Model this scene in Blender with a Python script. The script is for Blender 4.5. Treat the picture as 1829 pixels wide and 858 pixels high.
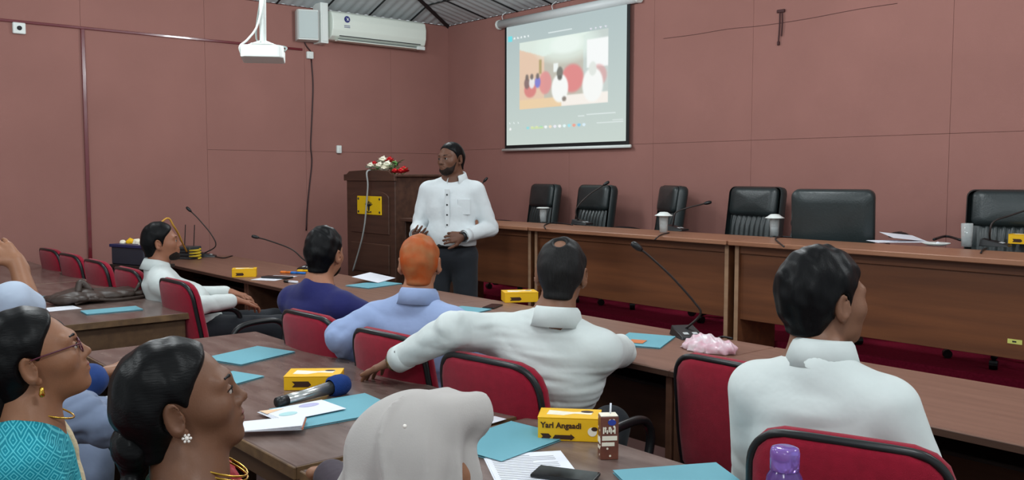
import bpy, bmesh, math, random
import numpy as np
from mathutils import Matrix, Vector
random.seed(7); np.random.seed(7)
for o in list(bpy.data.objects): bpy.data.objects.remove(o)
SC = bpy.context.scene
COL = SC.collection
PI = math.pi

# ------------------------------------------------------------------ camera
FPX = 1600.0; PITCH = math.atan(117/1600.0); CAM_H = 1.5; TH = math.radians(40.4)
CX, CY = 8.7152, -6.4233                      # room corner is the origin, X runs along the front wall, Y towards it
XD = (math.sin(TH), -math.cos(TH)); YD = (math.cos(TH), math.sin(TH))   # room axes seen in (right, forward)
cam_d = bpy.data.cameras.new('camera'); cam = bpy.data.objects.new('camera', cam_d); COL.objects.link(cam)
cam_d.sensor_fit = 'HORIZONTAL'; cam_d.sensor_width = 36.0; cam_d.lens = FPX/1829*36
cam_d.clip_start = 0.05
fw = Vector((XD[1], YD[1], -math.tan(PITCH)))
cam.location = (CX, CY, CAM_H); cam.rotation_euler = fw.to_track_quat('-Z', 'Y').to_euler()
SC.camera = cam
# ------------------------------------------------------------------ world, lights, exposure
SC.view_settings.view_transform = 'Standard'; SC.view_settings.look = 'None'
SC.view_settings.gamma = 1.0; SC.view_settings.use_curve_mapping = False
SC.view_settings.exposure = 0.0
w = bpy.data.worlds.new('world'); SC.world = w; w.use_nodes = True
bg = w.node_tree.nodes['Background']; bg.inputs[0].default_value = (0.86, 0.95, 1.0, 1); bg.inputs[1].default_value = 0.65
TUBE_W = 70.0                                  # watts of every ceiling fitting
TUBE_XY = [(2.6,-2.3),(5.6,-2.3),(8.6,-2.3),(2.6,-4.9),(5.6,-5.2),(8.6,-5.2),(5.6,-7.6),(9.2,-7.8)]

# ------------------------------------------------------------------ photograph pixel -> direction
def ray(px, py):
    x = (px-914.5)/FPX; y = (429-py)/FPX
    r, f_, u = x, math.cos(PITCH)+y*math.sin(PITCH), -math.sin(PITCH)+y*math.cos(PITCH)
    return (r*XD[0]+f_*XD[1], r*YD[0]+f_*YD[1], u, f_)
def at(px, py, h):                              # on a level surface
    a = ray(px, py); t = (h-CAM_H)/a[2]; return Vector((CX+a[0]*t, CY+a[1]*t, h))
def onX(px, py, X):                             # on a plane parallel to the left wall
    a = ray(px, py); t = (X-CX)/a[0]; return Vector((X, CY+a[1]*t, CAM_H+a[2]*t))
def onY(px, py, Y):                             # on a plane parallel to the front wall
    a = ray(px, py); t = (Y-CY)/a[1]; return Vector((CX+a[0]*t, Y, CAM_H+a[2]*t))
def atz(px, py, z):                             # at a known distance
    a = ray(px, py); t = z/a[3]; return Vector((CX+a[0]*t, CY+a[1]*t, CAM_H+a[2]*t))

# ------------------------------------------------------------------ materials
def lin(c):
    return tuple(((v/255)/12.92 if v/255 <= .04045 else ((v/255+.055)/1.055)**2.4) for v in c)+(1.0,)
MATS = {}
def mat(name, rgb, rough=.6, metal=0, spec=.5, var=0, vscale=8, vstretch=(1,1,1), rgb2=None, bump=0, bscale=60, bstretch=(1,1,1),
        trans=0, ior=1.45, emit=0, alpha=1, coat=0, sss=0, detail=4, sheen=0):
    if name in MATS: return MATS[name]
    m = bpy.data.materials.new(name); m.use_nodes = True; nt = m.node_tree; N = nt.nodes; L = nt.links
    p = N['Principled BSDF']; c = lin(rgb)
    p.inputs['Base Color'].default_value = c; p.inputs['Roughness'].default_value = rough
    p.inputs['Metallic'].default_value = metal; p.inputs['Specular IOR Level'].default_value = spec
    p.inputs['Transmission Weight'].default_value = trans; p.inputs['IOR'].default_value = ior
    p.inputs['Alpha'].default_value = alpha; p.inputs['Coat Weight'].default_value = coat
    p.inputs['Sheen Weight'].default_value = sheen
    if sss:
        p.inputs['Subsurface Weight'].default_value = sss; p.inputs['Subsurface Radius'].default_value = (.01,.004,.002)
        p.inputs['Subsurface Scale'].default_value = 1.0
    if emit:
        p.inputs['Emission Color'].default_value = c; p.inputs['Emission Strength'].default_value = emit
    tc = N.new('ShaderNodeTexCoord')
    if var or rgb2:
        mp = N.new('ShaderNodeMapping'); mp.inputs['Scale'].default_value = vstretch
        nz = N.new('ShaderNodeTexNoise'); nz.inputs['Scale'].default_value = vscale; nz.inputs['Detail'].default_value = detail
        cr = N.new('ShaderNodeValToRGB'); cr.color_ramp.elements[0].position = .3; cr.color_ramp.elements[1].position = .7
        c2 = lin(rgb2) if rgb2 else tuple(min(1, v*(1+var)) for v in c[:3])+(1,)
        c1 = c if rgb2 else tuple(v*(1-var) for v in c[:3])+(1,)
        cr.color_ramp.elements[0].color = c1; cr.color_ramp.elements[1].color = c2
        L.new(tc.outputs['Object'], mp.inputs[0]); L.new(mp.outputs[0], nz.inputs[0]); L.new(nz.outputs[0], cr.inputs[0])
        L.new(cr.outputs[0], p.inputs['Base Color'])
    if bump:
        mp = N.new('ShaderNodeMapping'); mp.inputs['Scale'].default_value = bstretch
        nz = N.new('ShaderNodeTexNoise'); nz.inputs['Scale'].default_value = bscale; nz.inputs['Detail'].default_value = 3
        b = N.new('ShaderNodeBump'); b.inputs['Strength'].default_value = bump; b.inputs['Distance'].default_value = .01
        L.new(tc.outputs['Object'], mp.inputs[0]); L.new(mp.outputs[0], nz.inputs[0]); L.new(nz.outputs[0], b.inputs['Height'])
        L.new(b.outputs[0], p.inputs['Normal'])
    MATS[name] = m; return m

# ------------------------------------------------------------------ mesh helpers
def link(o, parent=None):
    COL.objects.link(o)
    if parent is not None: o.parent = parent
    return o
def obj(name, bm, m, parent=None, smooth=False, bevel=0, seg=1, loc=None, rot=None):
    if bevel: bmesh.ops.bevel(bm, geom=list(bm.edges), offset=bevel, segments=seg, affect='EDGES', profile=.6, clamp_overlap=True)
    bmesh.ops.recalc_face_normals(bm, faces=bm.faces)
    me = bpy.data.meshes.new(name); bm.to_mesh(me); bm.free()
    me.materials.append(m)
    if smooth: me.shade_smooth()
    o = bpy.data.objects.new(name, me)
    if loc is not None: o.location = loc
    if rot is not None: o.rotation_euler = rot
    return link(o, parent)
def BM(): return bmesh.new()
def bx(bm, x0, x1, y0, y1, z0, z1):
    v = [bm.verts.new(p) for p in ((x0,y0,z0),(x1,y0,z0),(x1,y1,z0),(x0,y1,z0),(x0,y0,z1),(x1,y0,z1),(x1,y1,z1),(x0,y1,z1))]
    for f in ((0,3,2,1),(4,5,6,7),(0,1,5,4),(1,2,6,5),(2,3,7,6),(3,0,4,7)): bm.faces.new([v[i] for i in f])
    return bm
def box(name, x0, x1, y0, y1, z0, z1, m, parent=None, bevel=.003, seg=1, **k):
    return obj(name, bx(BM(), x0, x1, y0, y1, z0, z1), m, parent, bevel=bevel, seg=seg, **k)
def tube(bm, pts, r, n=8, cap=True):
    pts = [Vector(p) for p in pts]; rs = r if hasattr(r, '__len__') else [r]*len(pts); prev = None; up = None
    rings = []
    for i, p in enumerate(pts):
        t = (pts[min(i+1, len(pts)-1)]-pts[max(i-1, 0)]).normalized()
        if up is None: up = Vector((0,0,1)) if abs(t.z) < .9 else Vector((1,0,0))
        a = t.cross(up).normalized(); b = a.cross(t).normalized(); up = b
        rings.append([bm.verts.new(p+(a*math.cos(2*PI*j/n)+b*math.sin(2*PI*j/n))*rs[i]) for j in range(n)])
    for A, B in zip(rings, rings[1:]):
        for j in range(n): bm.faces.new((A[j], A[(j+1)%n], B[(j+1)%n], B[j]))
    if cap: bm.faces.new(rings[0][::-1]); bm.faces.new(rings[-1])
    return bm
def spline(pts, k=6):                           # Catmull-Rom through the points
    P = [Vector(p) for p in pts]; P = [P[0]*2-P[1]]+P+[P[-1]*2-P[-2]]; out = []
    for i in range(1, len(P)-2):
        for j in range(k):
            t = j/k; a, b, c, d = P[i-1], P[i], P[i+1], P[i+2]
            out.append(.5*((2*b)+(c-a)*t+(2*a-5*b+4*c-d)*t*t+(3*b-a-3*c+d)*t**3))
    return out+[P[-2]]
def lathe(bm, prof, n=20, c=(0,0,0), closed=False):
    rings = []
    for r, z in prof:
        rings.append([bm.verts.new((c[0]+r*math.cos(2*PI*j/n), c[1]+r*math.sin(2*PI*j/n), c[2]+z)) for j in range(n)] if r > 1e-6 else [bm.verts.new((c[0], c[1], c[2]+z))])
    for A, B in zip(rings, rings[1:]):
        for j in range(n):
            k = (j+1) % n
            if len(A) == 1 and len(B) == 1: continue
            if len(A) == 1: bm.faces.new((A[0], B[j], B[k]))
            elif len(B) == 1: bm.faces.new((A[j], A[k], B[0]))
            else: bm.faces.new((A[j], A[k], B[k], B[j]))
    return bm
def prism(bm, poly, z0, z1):
    a = [bm.verts.new((x, y, z0)) for x, y in poly]; b = [bm.verts.new((x, y, z1)) for x, y in poly]; n = len(poly)
    bm.faces.new(a[::-1]); bm.faces.new(b)
    for i in range(n): bm.faces.new((a[i], a[(i+1)%n], b[(i+1)%n], b[i]))
    return bm
def pad(bm, outline, rings, bend=0, bendz=0):
    """closed cushion: outline [(x,z)], rings [(scale, y)] from the front centre over the rim to the back centre; bent about the vertical"""
    cx = sum(p[0] for p in outline)/len(outline); cz = sum(p[1] for p in outline)/len(outline); n = len(outline); R = []
    def put(x, y, z): return bm.verts.new((x, y+bend*x*x+bendz*(z-cz)**2, z))
    for s, y in rings:
        if s == 0: R.append([put(cx, y, cz)])
        else: R.append([put(cx+(x-cx)*s, y, cz+(z-cz)*s) for x, z in outline])
    for A, B in zip(R, R[1:]):
        for j in range(n):
            k = (j+1) % n
            if len(A) == 1: bm.faces.new((A[0], B[j], B[k]))
            elif len(B) == 1: bm.faces.new((A[j], A[k], B[0]))
            else: bm.faces.new((A[j], A[k], B[k], B[j]))
    return bm
def thing(name, label, cat, loc=(0,0,0), rotz=0, group=None):
    o = bpy.data.objects.new(name, None); COL.objects.link(o); o.empty_display_size = .1
    o.location = loc; o.rotation_euler = (0, 0, rotz); o['label'] = label; o['category'] = cat
    if group: o['group'] = group
    return o
def tag(o, label, cat, group=None):
    o['label'] = label; o['category'] = cat
    if group: o['group'] = group
    return o
def struct(o): o['kind'] = 'structure'; return o
def dup(root, loc, rotz, label=None, group=None):
    r = root.copy(); COL.objects.link(r); r.location = loc; r.rotation_euler = (0, 0, rotz)
    if label: r['label'] = label
    if group: r['group'] = group
    for ch in list(root.children):
        c = ch.copy(); COL.objects.link(c); c.parent = r
        for g in list(ch.children):
            d = g.copy(); COL.objects.link(d); d.parent = c
    return r
def text(name, s, size, m, parent, loc, rot, bold=0, sx=1):
    cu = bpy.data.curves.new(name, 'FONT'); cu.body = s; cu.size = size; cu.align_x = 'CENTER'; cu.align_y = 'CENTER'; cu.extrude = .0004; cu.offset = bold; cu.resolution_u = 3
    t = bpy.data.objects.new(name, cu); COL.objects.link(t)
    me = bpy.data.meshes.new_from_object(t.evaluated_get(bpy.context.evaluated_depsgraph_get()))
    bpy.data.objects.remove(t); me.materials.clear(); me.materials.append(m)
    o = bpy.data.objects.new(name, me); o.location = loc; o.rotation_euler = rot; o.scale = (sx, 1, 1)
    return link(o, parent)
def npmesh(name, V, Fq, m, parent=None, smooth=True):
    me = bpy.data.meshes.new(name); V = np.asarray(V, np.float32); Fq = np.asarray(Fq, np.int32); nf, q = Fq.shape
    me.vertices.add(len(V)); me.vertices.foreach_set('co', V.ravel())
    me.loops.add(nf*q); me.loops.foreach_set('vertex_index', Fq.ravel())
    me.polygons.add(nf); me.polygons.foreach_set('loop_start', np.arange(0, nf*q, q, dtype=np.int32))
    me.update(calc_edges=True); me.validate()
    if smooth: me.shade_smooth()
    me.materials.append(m)
    o = bpy.data.objects.new(name, me); return link(o, parent)
# ------------------------------------------------------------------ the setting
EAVE = 3.262; M1, M2 = .37, .23
M_wall = mat('maroon_wall_cloth', (152,108,100), rough=.85, spec=.2, var=.05, vscale=1.6, bump=.08, bscale=220)
M_wallbase = mat('wall_backing', (92,58,54), rough=.9, spec=.1)
M_floor = mat('floor_tiles', (74,48,44), rough=.45, var=.12, vscale=3)
M_carpet = mat('crimson_carpet', (150,34,62), rough=.95, spec=.1, var=.18, vscale=60, bump=.3, bscale=400)
M_ceil = mat('grey_roof_sheet', (176,182,184), rough=.8, var=.06, vscale=5)
M_black = mat('black_batten', (24,25,27), rough=.5)
M_white = mat('white_plastic', (226,232,228), rough=.4)
M_conduit = mat('red_conduit', (104,30,38), rough=.18, spec=.7, coat=.4)
def panelled(name, base, panels):
    w_ = struct(base)
    for p in panels: box('wall_panel', *p, M_wall, w_, bevel=.001)
    return w_
SEAM = 1.745
ys = [0, -.82, -1.89, -2.96, -4.09, -5.2, -6.3, -7.4, -9.0]; pl = []
for a, b in zip(ys, ys[1:]):
    full = a < -2.9
    if full: pl.append((.0, .010, b+.0009, a-.0009, 0, EAVE-.012))
    else: pl += [(.0, .010, b+.0009, a-.0009, 0, SEAM-.001), (.0, .010, b+.0009, a-.0009, SEAM+.001, EAVE-.012)]
wl = panelled('wall_left', box('wall_left', -.12, 0, -9.0, .12, 0, EAVE, M_wallbase, bevel=0), pl)
xs = [.010, .98, 2.08, 3.2, 4.27, 5.9, 7.6, 9.4, 11.0]; pl = []
for a, b in zip(xs, xs[1:]):
    pl += [(a+.0009, b-.0009, -.010, 0, 0, SEAM+.04), (a+.0009, b-.0009, -.010, 0, SEAM+.042, EAVE-.012)]
wf = panelled('wall_front', box('wall_front', 0, 11.0, 0, .12, 0, EAVE, M_wallbase, bevel=0), pl)
struct(box('floor', -.12, 11.0, -9.0, .12, -.1, 0, M_floor, bevel=0))
struct(box('dais_floor', .012, 11.0, -1.05, -.012, 0, .35, M_carpet, bevel=.012, seg=2))
# hipped roof: backing planes, sheet panels in view, battens
bm = BM(); E0 = EAVE; rz = E0+M2*4.5; xr = M2*4.5/M1
pts = [(0,0,E0),(0,-9,E0),(11,-9,E0),(11,0,E0),(xr,-4.5,rz),(11-xr,-4.5,rz)]
up = [bm.verts.new((x,y,z+.03)) for x,y,z in pts]
for f in ((0,1,4),(0,4,5,3),(3,5,2),(1,2,5,4)): bm.faces.new([up[i] for i in f])
ceil = struct(obj('ceiling', bm, M_ceil))
def sheet(side, t0, t1, smax):
    """corrugated roof sheet between two battens; side 'L' rises from the left wall, 'F' from the front wall"""
    bm = BM(); n = 26; k = 6; g = []
    for i in range(n+1):
        t = t0+(t1-t0)*i/n; lim = smax
        hip = t*M2/M1 if side == 'L' else t*M1/M2        # plan distance from the eave to the hip
        lim = min(smax, hip-.01)
        if lim < .01: lim = .01
        row = []
        for j in range(k+1):
            s = lim*j/k; c = .006*math.sin(2*PI*t/.11)
            row.append(bm.verts.new((s, -t, E0+M1*s+c) if side == 'L' else (t, -s, E0+M2*s+c)))
        g.append(row)
    for i in range(n):
        for j in range(k): bm.faces.new((g[i][j], g[i][j+1], g[i+1][j+1], g[i+1][j]))
    return obj('roof_sheet', bm, M_ceil, ceil, smooth=True)
tl = [.012]+[.547+.548*i for i in range(6)]
for a, b in zip(tl, tl[1:]): sheet('L', a, b-.005, 1.6)
tf = [.012, .723, 1.27, 1.82, 2.37, 2.92, 3.47]
for a, b in zip(tf, tf[1:]): sheet('F', a, b-.005, 1.8)
def batten(p, q, r):
    bm = BM(); tube(bm, [p, q], r, 4); return obj('batten', bm, M_black, ceil)
batten((0,0,E0-.01), (xr*.9,-4.05,E0+M2*4.05-.01), .028)
for t in tl[1:]: s = min(1.6, t*M2/M1); batten((0,-t,E0-.006), (s,-t,E0+M1*s-.006), .012)
for t in tf[1:]: s = min(1.8, t*M1/M2); batten((t,0,E0-.006), (t,-s,E0+M2*s-.006), .012)
for s in (.56, 1.1, 1.65): batten((s*M2/M1,-s,E0+M2*s-.006), (3.6,-s,E0+M2*s-.006), .010)
# ceiling light fittings (above and behind the view)
M_tube = mat('fluorescent_tube', (240,248,255), emit=3)
for i, (x, y) in enumerate(TUBE_XY):
    zc = 3.30
    t = thing('ceiling_light', ['white twin tube ceiling light above the lectern side','white twin tube ceiling light above the speaker','white twin tube ceiling light above the top table end','white twin tube ceiling light above the empty red chairs','white twin tube ceiling light above the seated men','white twin tube ceiling light above the front women','white twin tube ceiling light behind the women','white twin tube ceiling light at the back of the room'][i], 'ceiling light', (x, y, zc), 0, 'ceiling lights')
    box('housing', -.62, .62, -.09, .09, 0, .05, M_white, t)
    for s in (-.045, .045): obj('tube', tube(BM(), [(-.58, s, -.02), (.58, s, -.02)], .013, 8), M_tube, t, smooth=True)
    for s in (-.4, .4): obj('hanger', tube(BM(), [(s, 0, .05), (s, 0, (min(M2*min(-y, 9+y), M1*min(x, 11-x)) + E0+.02-zc))], .006, 6), M_white, t)
    ld = bpy.data.lights.new('ceiling_lamp', 'POINT'); ld.shadow_soft_size = .25; ld.energy = TUBE_W; ld.color = (.93, .98, 1.0)
    lo = bpy.data.objects.new('ceiling_lamp', ld); COL.objects.link(lo); lo.location = (0, 0, -.30); lo.parent = t
# conduits and wall boxes
ct = thing('wall_conduit', 'glossy dark red conduit running along the left wall and down to the desks', 'conduit', (0,0,0))
yv = onX(147, 56, .02).y
box('horizontal_run', .011, .031, -8.5, -1.92, 2.80, 2.823, M_conduit, ct)
bm = BM(); bx(bm, .011, .035, yv-.016, yv+.016, .4, 2.80); obj('vertical_run', bm, M_conduit, ct, bevel=.003)
def wallbox(name, px, py, w_, h_, label, cat, knob=False):
    p = onX(px, py, .011); t = thing(name, label, cat, (.011, p.y, p.z))
    box('box', 0, .035, -w_/2, w_/2, -h_/2, h_/2, M_white, t, bevel=.006)
    if knob: obj('knob', lathe(BM(), [(0,.05),(.018,.048),(.02,.03),(.02,.0)], 14), mat('dark_knob', (40,40,44)), t, rot=(0, PI/2, 0), smooth=True)
    else: box('rocker', .033, .041, -w_*.22, w_*.22, -h_*.25, h_*.25, M_white, t, bevel=.002)
wallbox('fan_regulator', 33, 51, .10, .095, 'white wall box with dark knob at the left end of the conduit', 'wall switch', True)
wallbox('junction_box', 552, 99, .075, .075, 'small white junction box where the conduit ends below the speaker', 'junction box')
wallbox('wall_switch', 604, 267, .055, .085, 'small white switch on the wall left of the lectern', 'wall switch')
cb = [onX(px, py, .016) for px, py in ((556,106),(559,150),(558,190),(556,235),(555,262),(557,290),(553,330),(549,370),(547,412))]
o = obj('wall_cable', tube(BM(), spline(cb, 5), .008, 6), mat('dark_cable', (52,30,32), rough=.5), smooth=True)
tag(o, 'dark cable hanging down the left wall from the junction box', 'cable')
# wall speaker
p = onX(551, 46, .14); t = thing('wall_speaker', 'white wall loudspeaker left of the air conditioner', 'speaker', (.11, p.y, p.z), math.radians(-20))
M_sp = mat('speaker_white', (214,220,216), rough=.5)
prism(bm := BM(), [(-.09,-.115),(.07,-.115),(.10,-.10),(.10,.10),(.07,.115),(-.09,.115)], -.155, .155); obj('cabinet', bm, M_sp, t, bevel=.008, seg=2)
box('grille', .10, .106, -.098, .098, -.14, .14, mat('speaker_cloth', (198,210,208), rough=.8, bump=.4, bscale=500), t)
box('bracket', -.105, -.088, -.03, .03, -.05, .05, M_black, t)
o = obj('speaker_wire', tube(BM(), spline([onX(542,66,.02), onX(546,80,.02), onX(555,92,.02)], 4), .007, 6), mat('dark_cable', (0,0,0)), smooth=True)
tag(o, 'short dark wire from the wall speaker to the junction box', 'wire')
# air conditioner
a = onX(590, 30, .10); b = onX(757, 48, .10); zt = onX(592, 23, .2).z; zb = onX(745, 86, .2).z
AY0, AY1 = onX(592, 40, .2).y, onX(759, 60, .2).y
M_ac = mat('air_conditioner_shell', (228,236,226), rough=.35)
t = thing('air_conditioner', 'white split air conditioner mounted high on the left wall by the corner', 'air conditioner', (.011, AY0, zb))
L_ = AY1-AY0; Hh = .30
prof = [(0,0),(.12,0),(.19,.035),(.215,.10),(.22,.20),(.20,.275),(.16,Hh),(0,Hh)]
bm = BM(); A_ = [bm.verts.new((x, 0, z)) for x, z in prof]; B_ = [bm.verts.new((x, L_, z)) for x, z in prof]; n = len(prof)
bm.faces.new(A_); bm.faces.new(B_[::-1])
for i in range(n): bm.faces.new((A_[i], A_[(i+1)%n], B_[(i+1)%n], B_[i]))
obj('shell', bm, M_ac, t, bevel=.012, seg=2)
box('louvre', .165, .19, .09, L_-.08, .004, .014, mat('louvre_grey', (120,126,124)), t, bevel=.002)
box('outlet_slot', .19, .206, .09, L_-.07, .036, .044, mat('slot_dark', (66,70,70)), t, bevel=.001)
box('lower_flap', .13, .205, .07, L_-.05, -.012, .0, M_ac, t, bevel=.003)
box('display', .19, .222, L_-.12, L_-.02, -.02, .02, M_white, t, bevel=.004)
M_logo = mat('logo_blue', (52,56,120))
bm = BM(); lathe(bm, [(0,.001),(.035,.001),(.035,0)], 20); lg = obj('brand_mark', bm, M_logo, t, loc=(.2215,.17,.215), rot=(0, PI/2, 0))
obj('mark_figure', prism(BM(), [(-.02,-.012),(0,.0),(.02,-.006),(.006,.008),(.014,.024),(-.004,.012),(-.018,.02),(-.008,.004)], 0, .002), M_white, lg, loc=(0,0,.001))
for k in range(2): box('brand_line', .219, .2212, .135, .205, .145-.016*k, .151-.016*k, M_logo, t, bevel=0)
t = thing('pipe_cover', 'white upright pipe cover box left of the air conditioner', 'pipe cover', (.011, AY0-.02, zb-.05))
box('cover', 0, .17, -.095, -.005, .0, .42, M_white, t, bevel=.008, seg=2)
box('cover_lid', .17, .178, -.08, -.02, .02, .40, M_white, t, bevel=.003)
# hook and scratches on the front wall
p = onY(1396, 20, -.012); t = thing('wall_bracket', 'dark rusty bracket with hanging wire high on the front wall', 'bracket', (p.x, -.011, p.z))
M_rust = mat('rusty_iron', (66,34,34), rough=.7)
box('plate', -.035, .035, -.02, 0, -.012, .012, M_rust, t)
obj('hanging_wire', tube(BM(), spline([(-.008,-.012,0),(-.006,-.016,-.12),(-.016,-.012,-.24)], 4), .006, 6), M_rust, t)
obj('hanging_wire', tube(BM(), spline([(.012,-.012,0),(.018,-.016,-.1),(.010,-.012,-.2)], 4), .006, 6), M_rust, t)
box('wire_end', -.026, -.008, -.02, 0, -.27, -.24, M_rust, t)
pts = [onY(px, py, -.011) for px, py in ((1185,69),(1240,62),(1300,52),(1360,46),(1440,34),(1530,17),(1603,6))]
o = obj('wall_wire', tube(BM(), spline(pts, 4), .002, 5), M_rust); tag(o, 'thin dark wire running along the front wall right of the screen', 'wire')

# ------------------------------------------------------------------ projection screen
s0 = onY(905.6, 51, -.06); s1 = onY(906.5, 260, -.06); s2 = onY(1118.5, 253, -.06)
SX0, SX1, SZ0 = s0.x, s2.x, s1.z; SZ1 = s0.z+.02
t = thing('projection_screen', 'pull-down projection screen showing a video call on the front wall', 'projection screen', (SX0, -.06, SZ0))
SW, SH = SX1-SX0, SZ1-SZ0
box('black_border', -.035, SW+.035, -.002, .002, -.035, SH+.03, mat('screen_black', (22,24,26), rough=.6), t, bevel=0)
M_case = mat('screen_case', (206,212,212), rough=.4)
obj('case', tube(BM(), [(-.13, .0, SH+.035), (SW+.14, .0, SH+.035)], .047, 14), M_case, t, smooth=True)
for s in (-.13, SW+.14): obj('case_end', tube(BM(), [(s-.012, 0, SH+.035), (s+.012, 0, SH+.035)], .052, 14), M_white, t)
obj('bottom_bar', tube(BM(), [(-.075, 0, -.05), (SW+.06, 0, -.05)], .016, 8), M_white, t, smooth=True)
for s in (-.06, SW*.42): obj('hanging_cord', tube(BM(), spline([(s, -.01, SH+.08), (s-.02, 0, SH+.13), (s+.01, .04, SH+.17)], 4), .005, 5), M_case, t)
# picture: colours computed per vertex of a fine flat grid
nx, ny = 176, 132
u, v = np.meshgrid(np.linspace(0,1,nx), np.linspace(0,1,ny), indexing='ij')     # v=0 top
img = np.zeros((nx, ny, 3)); img[:] = (188,203,200)
img += (np.array([12,10,6])*(v[...,None]-.5)*2)
def rect(x0,y0,x1,y1,c,a=1.0):
    m_ = (u>=x0)&(u<=x1)&(v>=y0)&(v<=y1); img[m_] = img[m_]*(1-a)+np.array(c)*a
def blob(x,y,rx,ry,c,a=1.0,hard=1.6):
    d = ((u-x)/rx)**2+((v-y)/ry)**2; k = (a*np.clip((1-d)*hard, 0, 1))[...,None]; img[:] = img*(1-k)+np.array(c)*k
PX0,PY0,PX1,PY1 = .125,.155,.865,.705
def pin(x, y): return PX0+(PX1-PX0)*x, PY0+(PY1-PY0)*y
inside = (u>=PX0)&(u<=PX1)&(v>=PY0)&(v<=PY1)
uu = (u-PX0)/(PX1-PX0); vv = (v-PY0)/(PY1-PY0); keep = img.copy()
img[:] = (206,214,200)
lw = uu < .30
img[lw & (vv > .08+.42*uu)] = (232,196,168)
img[(~lw) & (vv > .24)] = (190,186,172)
img[(uu > .74)] = (196,208,204)
img[(vv < .26-.5*np.abs(uu-.3)) & (vv < .25)] = (222,236,226)
blob(*pin(.55,.13), .16, .085, (255,255,255), 1); blob(*pin(.55,.13), .30, .16, (232,250,240), .7)
rect(*pin(.78,.12), *pin(1,.5), (252,255,255)); rect(*pin(.24,.3), *pin(.265,.5), (170,150,96)); rect(*pin(.41,.38), *pin(.46,.5), (244,250,248))
blob(*pin(.62,.62), .10, .12, (226,120,120), .95, 3); blob(*pin(.31,.64), .06, .10, (226,134,134), .9, 3); blob(*pin(.13,.72), .06, .07, (216,110,110), .9, 3); blob(*pin(.9,.62), .07, .09, (220,150,150), .7, 3)
for x_, c_ in ((.09,(120,90,90)),(.15,(240,240,240)),(.22,(110,110,210))): blob(*pin(x_,.62), .028, .05, c_, .95, 3); blob(*pin(x_,.53), .016, .026, (96,84,80), .9, 3)
rect(*pin(0,.87), *pin(1,1), (240,206,160)); rect(*pin(.5,.85), *pin(1,1), (252,244,236))
for x_, s_ in ((.48,1.0),(.84,1.15)):
    blob(*pin(x_,.74), .075*s_, .12*s_, (252,254,252), 1, 4); blob(*pin(x_,.52), .028*s_, .05*s_, (100,100,92) if x_ < .6 else (226,232,226), .95, 4)
blob(*pin(.48,.59), .02, .022, (78,76,70), .9, 4); blob(*pin(.53,.90), .02, .02, (96,80,70), .8, 4)
for _ in range(1):                               # projector softness
    img[1:-1,1:-1] = (img[1:-1,1:-1]*2+img[:-2,1:-1]+img[2:,1:-1]+img[1:-1,:-2]+img[1:-1,2:])/6
img[:] = img*.86+np.array([224,228,220])*.14
img[~inside] = keep[~inside]
rect(.012,.085,.055,.13,(110,222,232))
for k in range(5): blob(.075+.032*k, .112, .009, .008, (244,252,252), .9, 4)
rect(.38,.108,.58,.116,(240,250,250),.8)
for k in range(4): blob(.73+.038*k, .138, .008, .008, (240,236,250), .9, 4)
rect(.70,.785,.92,.793,(238,246,246),.7); rect(.63,.79,.68,.80,(238,246,246),.7)
for k, c_ in enumerate(((150,220,225),(224,234,180),(224,234,180),(160,225,185),(244,250,250),(244,226,200),(240,240,250),(250,250,250),(230,250,250),(160,228,240),(244,160,140),(130,200,235),(220,240,250))):
    blob(.20+.040*k, .862, .014, .014, c_, .95, 4)
rect(.23,.855,.34,.872,(206,226,170),.8); rect(.78,.853,.98,.862,(232,240,240),.7); rect(.9,.838,.98,.846,(232,240,240),.6)
for k in range(3): blob(.03+.04*k, .815, .007, .007, (240,248,248), .8, 4)
blob(.035,.865,.012,.012,(250,252,252),.9,4)
cl = np.where(img/255 <= .04045, img/255/12.92, ((img/255+.055)/1.055)**2.4)
idx = np.arange(nx*ny).reshape(nx, ny)
V_ = np.stack([u*SW, np.full_like(u, -.006), (1-v)*SH], -1).reshape(-1, 3)
Fq = np.stack([idx[:-1,:-1], idx[:-1,1:], idx[1:,1:], idx[1:,:-1]], -1).reshape(-1, 4)
m = bpy.data.materials.new('projected_picture'); m.use_nodes = True
at_ = m.node_tree.nodes.new('ShaderNodeVertexColor'); at_.layer_name = 'Col'; pb = m.node_tree.nodes['Principled BSDF']
pb.inputs['Base Color'].default_value = (.03,.03,.03,1); pb.inputs['Roughness'].default_value = .8; pb.inputs['Emission Strength'].default_value = .95
m.node_tree.links.new(at_.outputs[0], pb.inputs['Emission Color'])
pic = npmesh('picture', V_, Fq, m, t, False)
ca = pic.data.color_attributes.new('Col', 'FLOAT_COLOR', 'POINT')
ca.data.foreach_set('color', np.concatenate([cl.reshape(-1,3), np.ones((nx*ny,1))], 1).astype(np.float32).ravel())

# ------------------------------------------------------------------ projector
p = atz(470, 97, 6.6)
t = thing('projector', 'white projector hanging from a ceiling pole in front of the left wall', 'projector', (p.x, p.y, p.z), math.radians(60)); t.rotation_euler.x = math.radians(-7)
M_pj = mat('projector_white', (244,250,246), rough=.35)
prism(bm := BM(), [(-.15,-.09),(-.12,-.11),(.12,-.11),(.15,-.08),(.15,.10),(-.15,.10)], -.045, .045); obj('body', bm, M_pj, t, bevel=.012, seg=2)
box('vent', -.14, -.03, .1, .104, -.025, .03, mat('vent_grey', (110,126,120)), t, bevel=0)
obj('lens', lathe(BM(), [(0,.03),(.03,.03),(.036,.02),(.036,0)], 16), M_black, t, loc=(.06,.10,0), rot=(-PI/2,0,0))
box('connector_panel', -.154, -.149, -.07, .07, -.03, .02, mat('vent_grey', (0,0,0)), t, bevel=0)
box('mount_plate', -.08, .08, -.08, .08, .055, .063, M_pj, t)
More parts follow.
